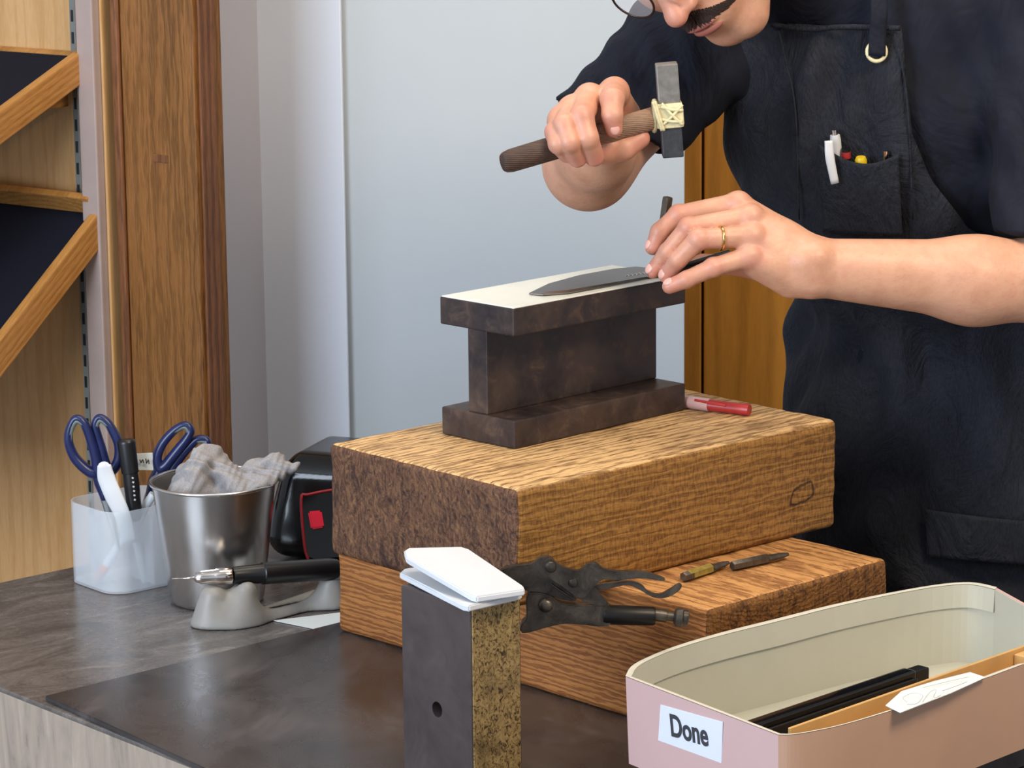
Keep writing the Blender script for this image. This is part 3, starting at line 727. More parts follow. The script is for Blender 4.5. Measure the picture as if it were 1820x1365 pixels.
sc = join(scrib([(1612, 1248), (1605, 1240), (1622, 1232), (1640, 1236), (1630, 1250), (1612, 1252)]), scrib([(1640, 1247), (1652, 1231), (1664, 1226), (1660, 1240), (1672, 1236)]), scrib([(1640, 1222), (1690, 1210), (1722, 1203)]), scrib([(1675, 1228), (1700, 1219), (1718, 1212)]))
mesh_obj('pencil_lines', *sc, 'white_ink', ps)

# ------------------------------------------------------------------ left group
# pen holder
hf = on(203, 1062, 0); ha = math.pi/2-.87
def roundrect(L, W, r, z, n=6, off=0):
    P = []
    for cx_, cy_, a0_ in ((L-r, W-r, 0), (r, W-r, 90), (r, r, 180), (L-r, r, 270)):
        for k in range(n+1):
            a = math.radians(a0_+90*k/n); P.append(Vector((cx_+(r-off)*math.cos(a), cy_+(r-off)*math.sin(a), z)))
    return P
hold = thing('pen_holder', 'frosted white plastic pen holder on the counter left of the metal can', 'pen holder', hf, ha)
HL, HW, HH = .118, .104, .098
def shell(name, loops, mat, parent, caps=(True, True), **k):
    V, Fc = [], []; n = len(loops[0])
    for l in loops: V += l
    for i in range(len(loops)-1):
        for j in range(n): Fc.append((i*n+j, i*n+(j+1) % n, (i+1)*n+(j+1) % n, (i+1)*n+j))
    if caps[0]: Fc.append(tuple(range(n))[::-1])
    if caps[1]: Fc.append(tuple((len(loops)-1)*n+j for j in range(n)))
    bm = bmesh.new(); vs = [bm.verts.new(v) for v in V]
    for f in Fc: bm.faces.new([vs[i] for i in f])
    return bm_obj(name, bm, mat, parent, True, k.get('world', False), 40)
R_ = .026
shell('tub', [roundrect(HL, HW, R_, .001), roundrect(HL, HW, R_, HH), roundrect(HL, HW, R_, HH, off=.0018), roundrect(HL, HW, R_, .003, off=.0018)], 'holder', hold)
bm_obj('divider', box_bm((.004, HW*.5-.0006, .004), (HL-.004, HW*.5+.0006, HH-.012), 0), 'holder', hold)
bm_obj('divider', box_bm((HL*.5-.0006, .004, .004), (HL*.5+.0006, HW*.5-.001, HH-.012), 0), 'holder', hold)
def pt4(x, y, Y): return at(60+x/3.1017, 720+y/3.1017, Y)
def scissors(name, label, Y, loops, shanks, blades):
    t = thing(name, label, 'scissors', pt4(*blades[-1], Y), group='blue-handled scissors')
    for k, lp in enumerate(loops):
        P = catmull([pt4(x, y, Y+(.004 if k else -.002)) for x, y in lp], 5, True)
        n = len(P); rr = [.0042+.0022*abs(math.sin(math.pi*i/n)) for i in range(n)]
        V, Fc = tube(P, rr, 10, True, 1.15, (0, 1, 0)); mesh_obj('finger_loop', V, Fc, 'blue_handle', t, True, True)
        c_ = sum(P)/n; P2 = [c_+(p-c_)*.9+np.array([0, -.001, 0]) for p in P]
        V, Fc = tube(P2, .0032, 8, True, 1.3, (0, 1, 0)); mesh_obj('grip_insert', V, Fc, 'grey_rubber', t, True, True)
    for sh_ in shanks:
        V, Fc = tube(catmull([pt4(x, y, Y) for x, y in sh_], 5), [.0066, .0075, .005], 10); mesh_obj('shank', V, Fc, 'blue_handle', t, True, True)
    P = [pt4(x, y, Y+.001) for x, y in blades]
    V, Fc = tube(P, [.006, .0045, .001], 8, flat=.25, updir=(0, 1, 0)); mesh_obj('blades', V, Fc, 'blade', t, False, True)
    return t
YH = hf[1]+.045
scissors('scissors', 'blue-handled scissors standing at the left in the pen holder', YH,
  [[(228, 75), (198, 130), (192, 200), (218, 275), (262, 330), (318, 372), (352, 368), (345, 300), (325, 225), (300, 150), (268, 88)], [(362, 68), (405, 95), (440, 150), (468, 215), (470, 290), (445, 345), (412, 362), (390, 310), (372, 240), (350, 165), (338, 105)]],
  [[(345, 360), (368, 430), (395, 520)], [(400, 350), (385, 400), (385, 480)]], [(390, 500), (430, 640), (470, 800)])
s2 = scissors('scissors', 'blue-handled scissors with a paper tag standing behind the metal can', YH+.02,
  [[(835, 108), (775, 140), (712, 210), (680, 285), (690, 345), (722, 335), (760, 290), (800, 240), (840, 190), (865, 140)], [(950, 190), (900, 190), (850, 235), (800, 295), (765, 350), (790, 372), (840, 350), (890, 310), (930, 260), (955, 220)]],
  [[(700, 345), (665, 420), (640, 490)], [(790, 365), (730, 420), (660, 490)]], [(650, 470), (600, 600), (560, 760)])
sheet('paper_tag', [pt4(560, 268, YH+.01), pt4(655, 262, YH+.014), pt4(660, 360, YH+.014), pt4(562, 358, YH+.01)], .0012, 'paper', s2, Vector((0, 1, 0)), .0004)['label'] = 'small white tag with dark print'
sg = join(tube(catmull([pt4(x, y, YH+.006) for x, y in ((585, 300), (592, 318), (600, 300), (606, 320))], 3), .0007, 5), tube(catmull([pt4(x, y, YH+.0065) for x, y in ((618, 295), (622, 322), (632, 300), (636, 325))], 3), .0007, 5))
mesh_obj('print', *sg, 'dark_ink', s2.children[-1], world=True)
sp = thing('white_spatula', 'flat white plastic stick with a rounded end in the front of the pen holder', 'spatula', pt4(470, 600, YH-.03))
V, Fc = tube(catmull([pt4(388, 330, YH-.02), pt4(400, 400, YH-.02), pt4(440, 500, YH-.022), pt4(490, 610, YH-.022), pt4(530, 760, YH-.02)], 5), [.008, .0105, .0105, .0095, .008], 14, flat=.25, updir=(0, 1, 0)); mesh_obj('flat_stick', V, Fc, 'white_plastic', sp, True, True)
rod('end_tip', pt4(388, 345, YH-.02), pt4(382, 312, YH-.02), [(0, .0078), (.4, .0072), (.8, .005), (1, .002)], 'white_plastic', sp, flat=.3, updir=(0, 1, 0))
bmk = thing('black_marker', 'black marker pen standing in the pen holder with its cap up', 'marker', pt4(560, 560, YH-.01))
rod('cap', pt4(508, 190, YH-.008), pt4(532, 372, YH-.01), [(0, .009), (.04, .0105), (.1, .0108), (1, .0100)], 'black', bmk)
rod('barrel', pt4(532, 374, YH-.01), pt4(562, 640, YH-.012), [(0, .0088), (.2, .0092), (.9, .0085), (1, .004)], 'black', bmk)
mk_ = join(*[tube([pt4(540+dx, 400+i*24, YH-.0205), pt4(550+dx, 404+i*24, YH-.0205)], .0011, 5) for i, dx in zip(range(6), (0, 3, 5, 8, 10, 12))])
mesh_obj('white_print', *mk_, 'white_ink', bmk, world=True)['kind'] = 'stuff'
os_ = thing('brush_handle', 'white stick with an orange tip slanting inside the frosted pen holder', 'stick', pt4(340, 960, YH-.02))
rod('white_shaft', pt4(660, 490, YH+.0), pt4(400, 880, YH+.01), [(0, .005), (1, .0055)], 'white_plastic', os_)
M['orange'] = plain('orange_plastic', 'e08a5a', .5)
rod('orange_tip', pt4(400, 880, YH+.01), pt4(345, 960, YH+.012), [(0, .0055), (1, .006)], 'orange', os_)
wp = thing('white_pen', 'white pen with a dark tip seen through the front of the pen holder', 'pen', pt4(630, 990, YH-.03))
rod('barrel', pt4(540, 640, YH+.0), pt4(618, 970, YH+.018), [(0, .005), (1, .0055)], 'white_plastic', wp)
rod('dark_tip', pt4(618, 970, YH+.018), pt4(628, 1000, YH+.018), [(0, .005), (1, .0035)], 'black', wp)

# metal can
cb_ = on(386, 1066, 0)
can = thing('metal_can', 'tapered stainless steel can holding a crumpled grey towel', 'can', cb_)
def lathe(name, prof, mat, parent, seg=64):
    V, Fc = [], []
    for r, z in prof:
        for j in range(seg):
            a = 2*math.pi*j/seg; V.append((r*math.cos(a), r*math.sin(a), z))
    k = len(prof)
    for i in range(k-1):
        for j in range(seg): Fc.append((i*seg+j, i*seg+(j+1) % seg, (i+1)*seg+(j+1) % seg, (i+1)*seg+j))
    Fc.append(tuple(range(seg))[::-1]); Fc.append(tuple((k-1)*seg+j for j in range(seg)))
    bm = bmesh.new(); vs = [bm.verts.new(v) for v in V]
    for f in Fc: bm.faces.new([vs[i] for i in f])
    return bm_obj(name, bm, mat, parent, True, False, 50)
lathe('can_wall', [(.050, .0005), (.053, .002), (.0545, .006), (.0705, .139), (.0693, .139), (.053, .005)], 'can', can)
V, Fc = tube([(.0716*math.cos(a), .0716*math.sin(a), .1405) for a in np.linspace(0, 2*math.pi, 72, endpoint=False)], .0022, 8, True); mesh_obj('rolled_rim', V, Fc, 'can', can, True)
# towel
cz = cb_[2]
T0 = Vector(cb_)
def P3(px, py, dy=0.): return at(px, py, cb_[1]+dy)
tp = [(P3(345, 905), P3(350, 862), .038, .028), (P3(345, 868, -.01), P3(362, 812, -.005), .024, .013), (P3(362, 815, -.005), P3(376, 806), .014, .011), (P3(372, 812), P3(425, 872, -.03), .011, .012), (P3(385, 825, .005), P3(430, 880, -.02), .014, .02), (P3(330, 885, -.02), P3(352, 830, -.02), .02, .014),
      (P3(420, 890, 0), P3(440, 862, .0), .035, .018)]
wing = [(P3(438, 868, -.01), P3(455, 832, .0), .014, .010), (P3(455, 834), P3(490, 822, .0), .010, .010), (P3(490, 822), P3(528, 828, -.01), .008, .003), (P3(445, 862, -.02), P3(500, 838, -.01), .012, .008), (P3(500, 838, -.01), P3(525, 829, -.01), .006, .003), (P3(455, 868, -.03), P3(488, 850, -.02), .010, .006)]
def towel_fn(p):
    d = None
    for a, b, ra, rb in tp+wing:
        c = cone(p, a, b, ra, rb); d = c if d is None else smin(d, c, .006)
    q = p*1.; f = np.sin(q[:, 0]*170+q[:, 2]*130+5*np.sin(q[:, 2]*60+q[:, 1]*90))*.0018+np.sin(q[:, 0]*520-q[:, 2]*330+3*np.sin(q[:, 0]*120))*.0007
    rr = np.linalg.norm(p[:, :2]-np.array(cb_[:2]), axis=1); zz_ = p[:, 2]-cz
    lim = np.maximum(rr-(.0525+.0146*np.clip(zz_/.139, 0, 1)-.0015), zz_-.1405)
    inside_can = np.where(zz_ < .1405, rr-(.0525+.0146*np.clip(zz_/.139, 0, 1)-.0015), -1)
    return np.maximum(d+f, inside_can)
lo = np.array(cb_)+[-.08, -.08, .07]; hi = np.array(cb_)+[.11, .08, .19]
V, Q = sdf_mesh(towel_fn, lo, hi, .0016)
tw = np_mesh('grey_towel', V, Q, 'towel', None); tag(tw, 'crumpled grey towel stuffed in the steel can, one corner hanging over the rim', 'towel')

# control unit
mc_ = on(632, 985, 0)
mach = thing('control_unit', 'glossy black rounded engraver control unit behind the big block', 'control unit', (mc_[0], mc_[1]+.02, 0))
mo = np.array([mc_[0], mc_[1]+.02, 0])
def mach_fn(p):
    q = (p-mo); q = np.stack([q[:, 0]*.94-q[:, 1]*.34, q[:, 0]*.34+q[:, 1]*.94, q[:, 2]], 1)
    tap = 1-.30*np.clip((q[:, 2]-.02)/.12, 0, 1)**1.5
    b = np.stack([np.abs(q[:, 0])/tap-.062, np.abs(q[:, 1])/tap-.055, np.abs(q[:, 2]-.066)-.036], 1)
    return (np.linalg.norm(np.maximum(b, 0), axis=1)+np.minimum(b.max(1), 0)-.028)*.8
V, Q = sdf_mesh(mach_fn, mo+[-.13, -.13, -.004], mo+[.13, .13, .15], .003)
np_mesh('housing', V, Q, 'gloss_black', mach)
def mp(px, py, Y): return at(px, py, Y)
yp_ = mo[1]-.098
pts = [(536, 884), (548, 877), (600, 868), (668, 868), (672, 985), (560, 994), (548, 990), (541, 960)]
pc = [mp(x, y, yp_+(y-990)*-.00022) for x, y in pts]
bm_obj('panel_plate', prism_bm(pc, (0, 1, -.35), .012, .001), 'gloss_black', mach, False, True)
V, Fc = tube(catmull([p+np.array([0, -.0065, 0]) for p in pc], 4, True), .0018, 8, True); mesh_obj('red_trim', V, Fc, 'red_line', mach, True, True)
pc2 = [p+np.array([0, -.004, 0]) for p in (mp(548, 908, yp_+.015), mp(572, 906, yp_+.015), mp(577, 936, yp_+.008), mp(554, 940, yp_+.008))]
bm_obj('rocker_switch', prism_bm(pc2, (0, 1, -.3), .016, .002), 'red_switch', mach, True, True, 40)
mks = []
for (x, y) in ((541, 906), (558, 955), (562, 967), (564, 979), (578, 905)):
    mks.append(tube([mp(x, y, yp_+.004+(990-y)*.00015), mp(x+7, y-1, yp_+.004+(990-y)*.00015)], .0011, 5))
mesh_obj('panel_print', *join(*mks), 'white_ink', mach, world=True)['kind'] = 'stuff'

# cradle, handpiece
pA = on(398, 1108, 0); pB = on(578, 1078, 0)
hpA = at(412, 1023, pA[1]+.006); hpB = at(604, 1010, pB[1]+.004)
cradle = None
kA = on(418, 1108, 0)
def cr_fn(p):
    ya, yb = pA[1], pB[1]
    g = lambda x, y, Y: at(x, y, Y)
    d = cone(p, g(372, 1110, ya-.008), g(378, 1062, ya-.004), .021, .015)
    d = smin(d, cone(p, g(415, 1112, ya-.006), g(438, 1050, ya+.002), .024, .0105), .018)
    d = smin(d, cone(p, g(400, 1106, ya+.014), g(432, 1054, ya+.016), .020, .010), .02)
    d = smin(d, cone(p, g(455, 1108, ya+.002), g(560, 1080, yb-.002), .012, .010), .03)
    d = smin(d, cone(p, g(450, 1096, ya+.045), g(560, 1062, yb+.04), .007, .009), .02)
    d = smin(d, cone(p, g(592, 1072, yb), g(588, 1030, yb+.002), .018, .011), .03)
    d = smin(d, cone(p, g(600, 1068, yb+.03), g(592, 1034, yb+.02), .014, .010), .02)
    ch = cone(p, hpA-(hpB-hpA)*.3, hpB+(hpB-hpA)*.3, .0115, .0128)
    d = -smin(-d, ch, .003)
    return np.maximum(d, -(p[:, 2]-.0004))
V, Q = sdf_mesh(cr_fn, np.array([pA[0]-.06, pA[1]-.045, -.002]), np.array([pB[0]+.05, pB[1]+.075, .075]), .002)
cradle = np_mesh('handpiece_cradle', V, Q, 'cradle'); tag(cradle, 'grey silicone cradle under the black handpiece in front of the steel can', 'tool cradle')
hpc = thing('engraving_handpiece', 'black and chrome engraving handpiece resting in the grey cradle', 'handpiece', hpA)
ax_ = hpB-hpA; tipp = at(345, 1027, pA[1]-.004); tip2 = at(306, 1029, pA[1]-.008)
rod('black_grip', hpA, hpB, [(0, .0088), (.02, .0098), (.27, .0112), (.275, .0118), (.28, .0125), (.9, .0125), (.97, .011), (1, .006)], 'black', hpc)
rod('chrome_nose', hpA, tipp, [(0, .0092), (.03, .0098), (.42, .0092), (.45, .0084), (.8, .0075), (.95, .0055), (1, .003)], 'chrome', hpc)
rod('steel_bur', tipp, tip2, [(0, .0015), (.3, .0012), (.32, .0008), (.9, .0007), (.92, .0012), (1, .0008)], 'chrome', hpc)
V, Fc = tube(catmull([hpB, hpB+[.015, .02, -.004], hpB+[.03, .06, -.03], hpB+[.035, .10, -.038]], 6), .0028, 8); mesh_obj('cable', V, Fc, 'black', hpc, True, True)
ps2 = sheet('paper_slip', [on(486, 1103, .001), on(612, 1088, .001), on(640, 1108, .001), on(560, 1118, .001)], .0006, 'paper', None, Vector((0, 0, 1)), 0); tag(ps2, 'white paper slip under the cradle beside the lower wooden block', 'paper slip')
# ------------------------------------------------------------------ person
N3 = np.array([-.5, -.866, 0]); T3 = np.array([.866, -.5, 0]); UZ = np.array([0, 0, 1.])
waist = at(1680, 640, 3.56); chest = at(1592, 150, 3.47); smid = at(1572, -10, 3.47)
hips = np.array([waist[0]+.02, waist[1]+.02, waist[2]-.18])
shR = smid-T3*.175+UZ*.005; shL = smid+T3*.185-UZ*.005
elR = at(1046, 296, 3.40); elL = at(1905, 500, 3.20)
wrL = at(1440, 476, 3.165)
YK = 3.165   # depth of the right fist's front
wrR = at(1088, 222, 3.235)
person = thing('person', 'man in navy shirt and charcoal bib apron bent over the anvil with a hammer', 'person', (hips[0], hips[1], FZ))

# head frame: his left, crown, face normal
hr, hu, hd = CR, CU, fw
def rud(a, b, c): return hr*a+hu*b+hd*c
Lx = rud(.66, .25, -.71); Lx /= np.linalg.norm(Lx)
Dn = rud(.76, -.56, .36); Dn -= Lx*(Dn@Lx); Dn /= np.linalg.norm(Dn); Cr = -Dn
Fn = np.cross(Lx, Cr)
HR = np.stack([Lx, Cr, Fn], 1)      # columns
nose_w = at(1203, 29, 3.26)
NL = np.array([0, -.047, .116]); HO = nose_w-HR@NL
def hd_sdf(p):
    q = (p-HO)@HR; x = q.copy(); x[:, 0] = np.abs(x[:, 0])
    d = ell(x, (0, .035, -.012), (.075, .092, .097))
    d = smin(d, ell(x, (0, -.03, .03), (.060, .072, .062)), .03)
    d = smin(d, cone(x, (.054, -.058, -.005), (.016, -.114, .056), .030, .024), .03)
    d = smin(d, ell(x, (0, -.118, .058), (.028, .018, .020)), .02)
    d = smin(d, ell(x, (.038, -.036, .058), (.027, .026, .026)), .03)
    d = smin(d, ell(x, (0, -.078, .077), (.036, .026, .024)), .02)
    d = smin(d, cone(x, (0, .022, .088), (.034, .018, .078), .011, .009), .015)
    d = -smin(-d, ell(x, (.032, .000, .098), (.019, .013, .016)), .012)
    d = smin(d, ell(x, (.032, -.001, .076), (.0135, .0125, .0135)), .003)
    d = smin(d, cone(x, (0, .010, .090), (0, -.042, .112), .0075, .0115), .012)
    d = smin(d, ell(x, NL, (.0125, .011, .0125)), .006)
    d = smin(d, ell(x, (.0125, -.047, .101), (.0085, .0085, .0105)), .006)
    d = smin(d, ell(x, (0, -.0785, .0985), (.022, .0050, .008)), .004)
    d = smin(d, ell(x, (0, -.0885, .095), (.019, .0058, .008)), .004)
    d = -smin(-d, ell(x, (0, -.0835, .108), (.026, .0012, .010)), .002)
    ear = ell(x, (.078, -.012, -.008), (.008, .031, .018)); ear = -smin(-ear, ell(x, (.088, -.008, -.004), (.008, .02, .010)), .003)
    d = smin(d, ear, .008)
    return d
nb = smid+N3*.01+UZ*.01
neck_top = HO+HR@np.array([0, -.05, -.035])
# left hand, fingers given as joints (pixel, depth) and radii
def J(*a): return [at(x, y, Y) for x, y, Y in a]
fing_L = [
 (J((1312, 362, 3.185), (1206, 382, 3.185), (1172, 412, 3.182), (1160, 440, 3.180)), [.0105, .0093, .0085, .0072]),
 (J((1334, 386, 3.168), (1224, 404, 3.160), (1186, 448, 3.164), (1160, 482, 3.170)), [.0105, .0092, .0083, .0070]),
 (J((1336, 420, 3.155), (1242, 425, 3.143), (1205, 462, 3.148), (1184, 490, 3.158)), [.0105, .0096, .0084, .0072]),
 (J((1332, 456, 3.148), (1268, 475, 3.138), (1220, 497, 3.138), (1190, 509, 3.142)), [.0098, .0086, .0080, .0070])]
fing_L = [(a, [r*1.09 for r in b]) for a, b in fing_L]
thumb_L = (J((1400, 490, 3.19), (1320, 470, 3.215), (1250, 470, 3.215), (1192, 482, 3.205)), [.015, .0125, .0105, .008])
def chain(p, js, rs, k=.003):
    d = None
    for i in range(len(js)-1):
        c = cone(p, js[i], js[i+1], rs[i], rs[i+1]); d = c if d is None else smin(d, c, k)
    return d
def handL(p):
    df = None
    for js, rs in fing_L:
        c = chain(p, js, rs)
        c = smin(c, cone(p, js[1], js[1]+1e-5, rs[1]*1.10, rs[1]*1.10), .002)
        df = c if df is None else smin(df, c, .0005)
    w2 = wrL+np.array([.0, 0, .002])
    pm = None
    for (js, rs), wo in zip(fing_L, ((0, .012, .016), (0, .002, .010), (0, -.004, -.003), (0, -.006, -.012))):
        c = cone(p, js[0], wrL+np.array(wo), .0118, .0165); pm = c if pm is None else smin(pm, c, .010)
    pm = smin(pm, cone(p, at(1345, 470, 3.16), at(1405, 500, 3.165), .014, .0175), .012)
    pm = smin(pm, ell(p, at(1375, 445, 3.172), (.036, .018, .030)), .012)
    d = smin(pm, df, .006)
    d = smin(d, chain(p, *thumb_L), .010)
    for (js, rs) in fing_L[:4]:       # knuckle heads
        d = smin(d, cone(p, js[0]+np.array([0, -.003, .002]), js[0]+np.array([.001, -.003, .002]), .0095, .0095), .006)
    d = smin(d, cone(p, at(1432, 462, 3.150), at(1450, 458, 3.150), .013, .013), .012)
    return d
# right fist round the hammer handle
hA = at(893, 290, 3.12); hB = at(1185, 203, 3.185)       # handle butt -> head
hdir = (hB-hA)/np.linalg.norm(hB-hA)
def hpnt(px): # point on handle axis whose pixel x is px (approx.)
    t = (px-893)/(1185-893); return hA+(hB-hA)*t
H0 = lambda x, y, dy: at(x, y, hpnt(x)[1]+dy)
fing_R = [
 ([H0(1092, 165, .030), H0(1088, 176, -.012), H0(1088, 205, -.024), H0(1091, 229, -.022)], [.0135, .0122, .0105, .0088]),
 ([H0(1048, 176, .026), H0(1034, 206, -.020), H0(1044, 245, -.030), H0(1056, 279, -.014)], [.0135, .0120, .0112, .0100]),
 ([H0(1018, 196, .024), H0(1003, 222, -.018), H0(1012, 252, -.028), H0(1026, 281, -.012)], [.0125, .0115, .0108, .0098]),
 ([H0(998, 215, .020), H0(987, 235, -.010), H0(992, 256, -.020), H0(1008, 274, -.008)], [.0115, .0105, .0098, .0090])]
thumb_R = ([H0(1075, 235, .035), H0(1080, 262, .018), H0(1110, 262, .004), H0(1138, 246, .004)], [.018, .0155, .0125, .0100])
def handR(p):
    df = None
    for js, rs in fing_R:
        c = chain(p, js, rs); df = c if df is None else smin(df, c, .0014)
    pm = None
    for (js, rs), wo in zip(fing_R, ((.012, 0, .010), (.004, 0, .006), (-.006, 0, 0), (-.012, 0, -.006))):
        c = cone(p, js[0], wrR+np.array(wo), .0140, .0175); pm = c if pm is None else smin(pm, c, .012)
    pm = smin(pm, cone(p, H0(1060, 262, .012), H0(1115, 250, .022), .0165, .0150), .012)
    pm = smin(pm, cone(p, H0(1025, 262, .012), H0(1050, 240, .03), .015, .018), .012)
    d = smin(pm, df, .007)
    d = smin(d, chain(p, *thumb_R), .010)
    for js, rs in fing_R:
        d = smin(d, cone(p, js[0]+UZ*.001, js[0]+UZ*.002, rs[0]*.98, rs[0]*.98), .006)
    return d
def arms(p):
    fm = elL*.62+wrL*.38
    d = cone(p, wrL+np.array([.004, 0, .006]), fm+UZ*.002, .0240, .036)
    d = smin(d, cone(p, wrL+np.array([.006, 0, -.008]), fm-UZ*.012, .0215, .034), .014)
    d = smin(d, cone(p, fm-UZ*.005, elL, .039, .047), .03)
    d = smin(d, cone(p, elL+UZ*.004, shL-UZ*.05, .042, .052), .03)
    fr_ = elR*.6+wrR*.4
    e = cone(p, elR-UZ*.0, fr_, .043, .036); e = smin(e, cone(p, fr_, wrR, .036, .0245), .03)
    e = smin(e, cone(p, elR+UZ*.004, shR-UZ*.02, .044, .052), .03)
    return np.minimum(d, e)
def torso(p, g=0.):
    """trunk: three tilted ellipsoid masses (g grows them for clothing)"""
    Rz = np.stack([T3, -N3, UZ], 1)
    d = ell(p, chest+UZ*(-.02), (.178+g, .112+g, .21+g), Rz)
    d = smin(d, ell(p, waist, (.158+g, .108+g, .22+g), Rz), .08)
    d = smin(d, ell(p, hips, (.172+g, .118+g, .17+g), Rz), .08)
    d = smin(d, cone(p, shR, shL, .058+g, .058+g), .06)
    return d
hipL, hipR = hips+T3*.085-UZ*.04, hips-T3*.085-UZ*.04
kneeL, kneeR = hipL+N3*.02-UZ*.36, hipR+N3*.02-UZ*.36
ankL = np.array([kneeL[0], kneeL[1], FZ+.09]); ankR = np.array([kneeR[0], kneeR[1], FZ+.09])
def body(p):
    d = torso(p)
    d = smin(d, cone(p, nb, neck_top, .058, .052), .04)
    d = smin(d, hd_sdf(p), .02)
    d = smin(d, arms(p), .02)
    for a, b, c in ((hipL, kneeL, ankL), (hipR, kneeR, ankR)):
        d = smin(d, cone(p, a, b, .085, .055), .03); d = smin(d, cone(p, b, c, .055, .038), .03)
    d = smin(d, handL(p), .012); d = smin(d, handR(p), .012)
    return d
def arm_hand_L(p): return smin(smin(arms(p), handL(p), .012), handR(p), .012)
def sub(V, Q, keepf):
    k = keepf(V[Q].mean(1)); Q = Q[k]; u, inv = np.unique(Q, return_inverse=True); return V[u], inv.reshape(Q.shape)
bxL = (np.array([.14, 3.05, .34]), np.array([.63, 3.27, .53]))
cR = at(1050, 225, 3.17); bxR = (np.minimum(cR-np.array([.075, .09, .075]), elR-.07), np.array([cR[0]+.075, elR[1]+.02, cR[2]+.075]))
bxH = (HO-.17, HO+.17)
inb = lambda c, b, m=0: ((c > b[0]+m) & (c < b[1]-m)).all(1)
parts_ = []
V, Q = sdf_mesh(arm_hand_L, bxL[0], bxL[1], .0013); parts_.append(sub(V, Q, lambda c: inb(c, bxL, .001)))
V, Q = sdf_mesh(arm_hand_L, bxR[0], bxR[1], .0013); parts_.append(sub(V, Q, lambda c: inb(c, bxR, .001)))
V, Q = sdf_mesh(lambda p: smin(hd_sdf(p), cone(p, nb, neck_top, .058, .052), .04), bxH[0], bxH[1], .002); parts_.append(sub(V, Q, lambda c: inb(c, bxH, .001)))
blo = np.array([-.05, 3.02, FZ+.06]); bhi = np.array([.86, 3.86, .99])
V, Q = sdf_mesh(body, blo, bhi, .006, slack=1.8)
parts_.append(sub(V, Q, lambda c: ~(inb(c, bxL, .003) | inb(c, bxR, .003) | inb(c, bxH, .004))))
oV = []; oQ = []; n0 = 0
for V, Q in parts_: oV.append(V); oQ.append(Q+n0); n0 += len(V)
bV = np.concatenate(oV); bo = np_mesh('body', bV, np.concatenate(oQ), 'skin', person)
flu = np.zeros(len(bV))
for js, rs in fing_L+fing_R+[thumb_L, thumb_R]:
    for k_, wgt, sg2 in ((3, .55, .013), (2, .30, .011), (1, .38, .009), (0, .25, .010)):
        flu = np.maximum(flu, wgt*np.exp(-(np.linalg.norm(bV-js[k_], axis=1)/(sg2+rs[k_]))**4))
flu = np.maximum(flu, .45*np.exp(-(np.linalg.norm(bV-nose_w, axis=1)/.028)**4))
at_ = bo.data.attributes.new('flush', 'FLOAT', 'POINT'); at_.data.foreach_set('value', flu.astype(np.float32))
# finger nails
def nail(tip, prev, nrm, r):
    t = (tip-prev); t /= np.linalg.norm(t); n = nrm-t*(nrm@t); n /= np.linalg.norm(n); s = np.cross(t, n)
    R = np.stack([t, s, n], 1); c = tip-t*.0015+n*(r-.0013)
    V = []; Fc = []; m, k = 6, 14
    for i in range(m+1):
        for j in range(k):
            th = math.pi/2*i/m; ph = 2*math.pi*j/k
            V.append(c+R@np.array([.0060*math.sin(th)*math.cos(ph), .0050*math.sin(th)*math.sin(ph), .0022*math.cos(th)]))
    for i in range(m):
        for j in range(k): Fc.append((i*k+j, i*k+(j+1) % k, (i+1)*k+(j+1) % k, (i+1)*k+j))
    mesh_obj('fingernail', V, Fc, 'nail', person, True, True)
vd = np.array([0, -.85, .5])
for i, nv in ((1, rud(-.55, .45, -.7)), (3, rud(-.1, .75, -.65)), (0, rud(-.9, .2, -.4)), (2, rud(-.3, .5, -.8))):
    js, rs = fing_L[i]; nail(js[3], js[2], nv, rs[3])
js, rs = fing_R[0]; nail(js[3], js[2], rud(.1, .0, -1), rs[3])
# ---- shirt
sl_dirR = (elR-shR)/np.linalg.norm(elR-shR); sl_dirL = (elL-shL)/np.linalg.norm(elL-shL)
cutR = at(1107, 236, 3.46); cutL = at(1880, 408, 3.24)
cnR = rud(-.46, -.89, 0); cnL = rud(0, -1, .05)
def shirt_fn(p):
    d = torso(p, .012)
    d = smin(d, cone(p, nb-UZ*.01, nb+(neck_top-nb)*.55, .066, .062), .04)
    for a, b, cut, cn, sd, r0, r1 in ((shR, elR, cutR, cnR, sl_dirR, .070, .074), (shL, elL, cutL, cnL, sl_dirL, .070, .076)):
        e = cone(p, a, b+sd*.04, r0, r1)
        inner = cone(p, a, b+sd*.04, r0-.019, r1-.017)
        q = (p-cut)@cn
        inner = np.maximum(inner, -(q+.015))
        e = np.maximum(e, q-.003*np.sin(p[:, 0]*50))
        d = smin(d, e, .035); d = np.maximum(d, -inner)
    # folds: long soft waves running along the sleeve and towards the armpit
    f = .0045*np.sin(38*(p@np.array([.8, -.2, .35]))+3*np.sin(p[:, 2]*14)) + .003*np.sin(70*(p@np.array([.5, .3, -.75]))+2*np.sin(p[:, 0]*22)) + .0015*np.sin(150*p[:, 0]+60*p[:, 2])
    wt = .25+.75*np.clip(1-(np.minimum(cone(p, shR, elR, .1, .1), cone(p, shL, elL, .1, .1)))/.05, 0, 1)
    return d+f*wt
V, Q = sdf_mesh(lambda p: np.maximum(shirt_fn(p), (hips[2]-.1)-p[:, 2]), np.array([0, 3.1, .0]), np.array([.9, 3.9, .9]), .004, slack=1.8)
np_mesh('shirt', V, Q, 'shirt', person)
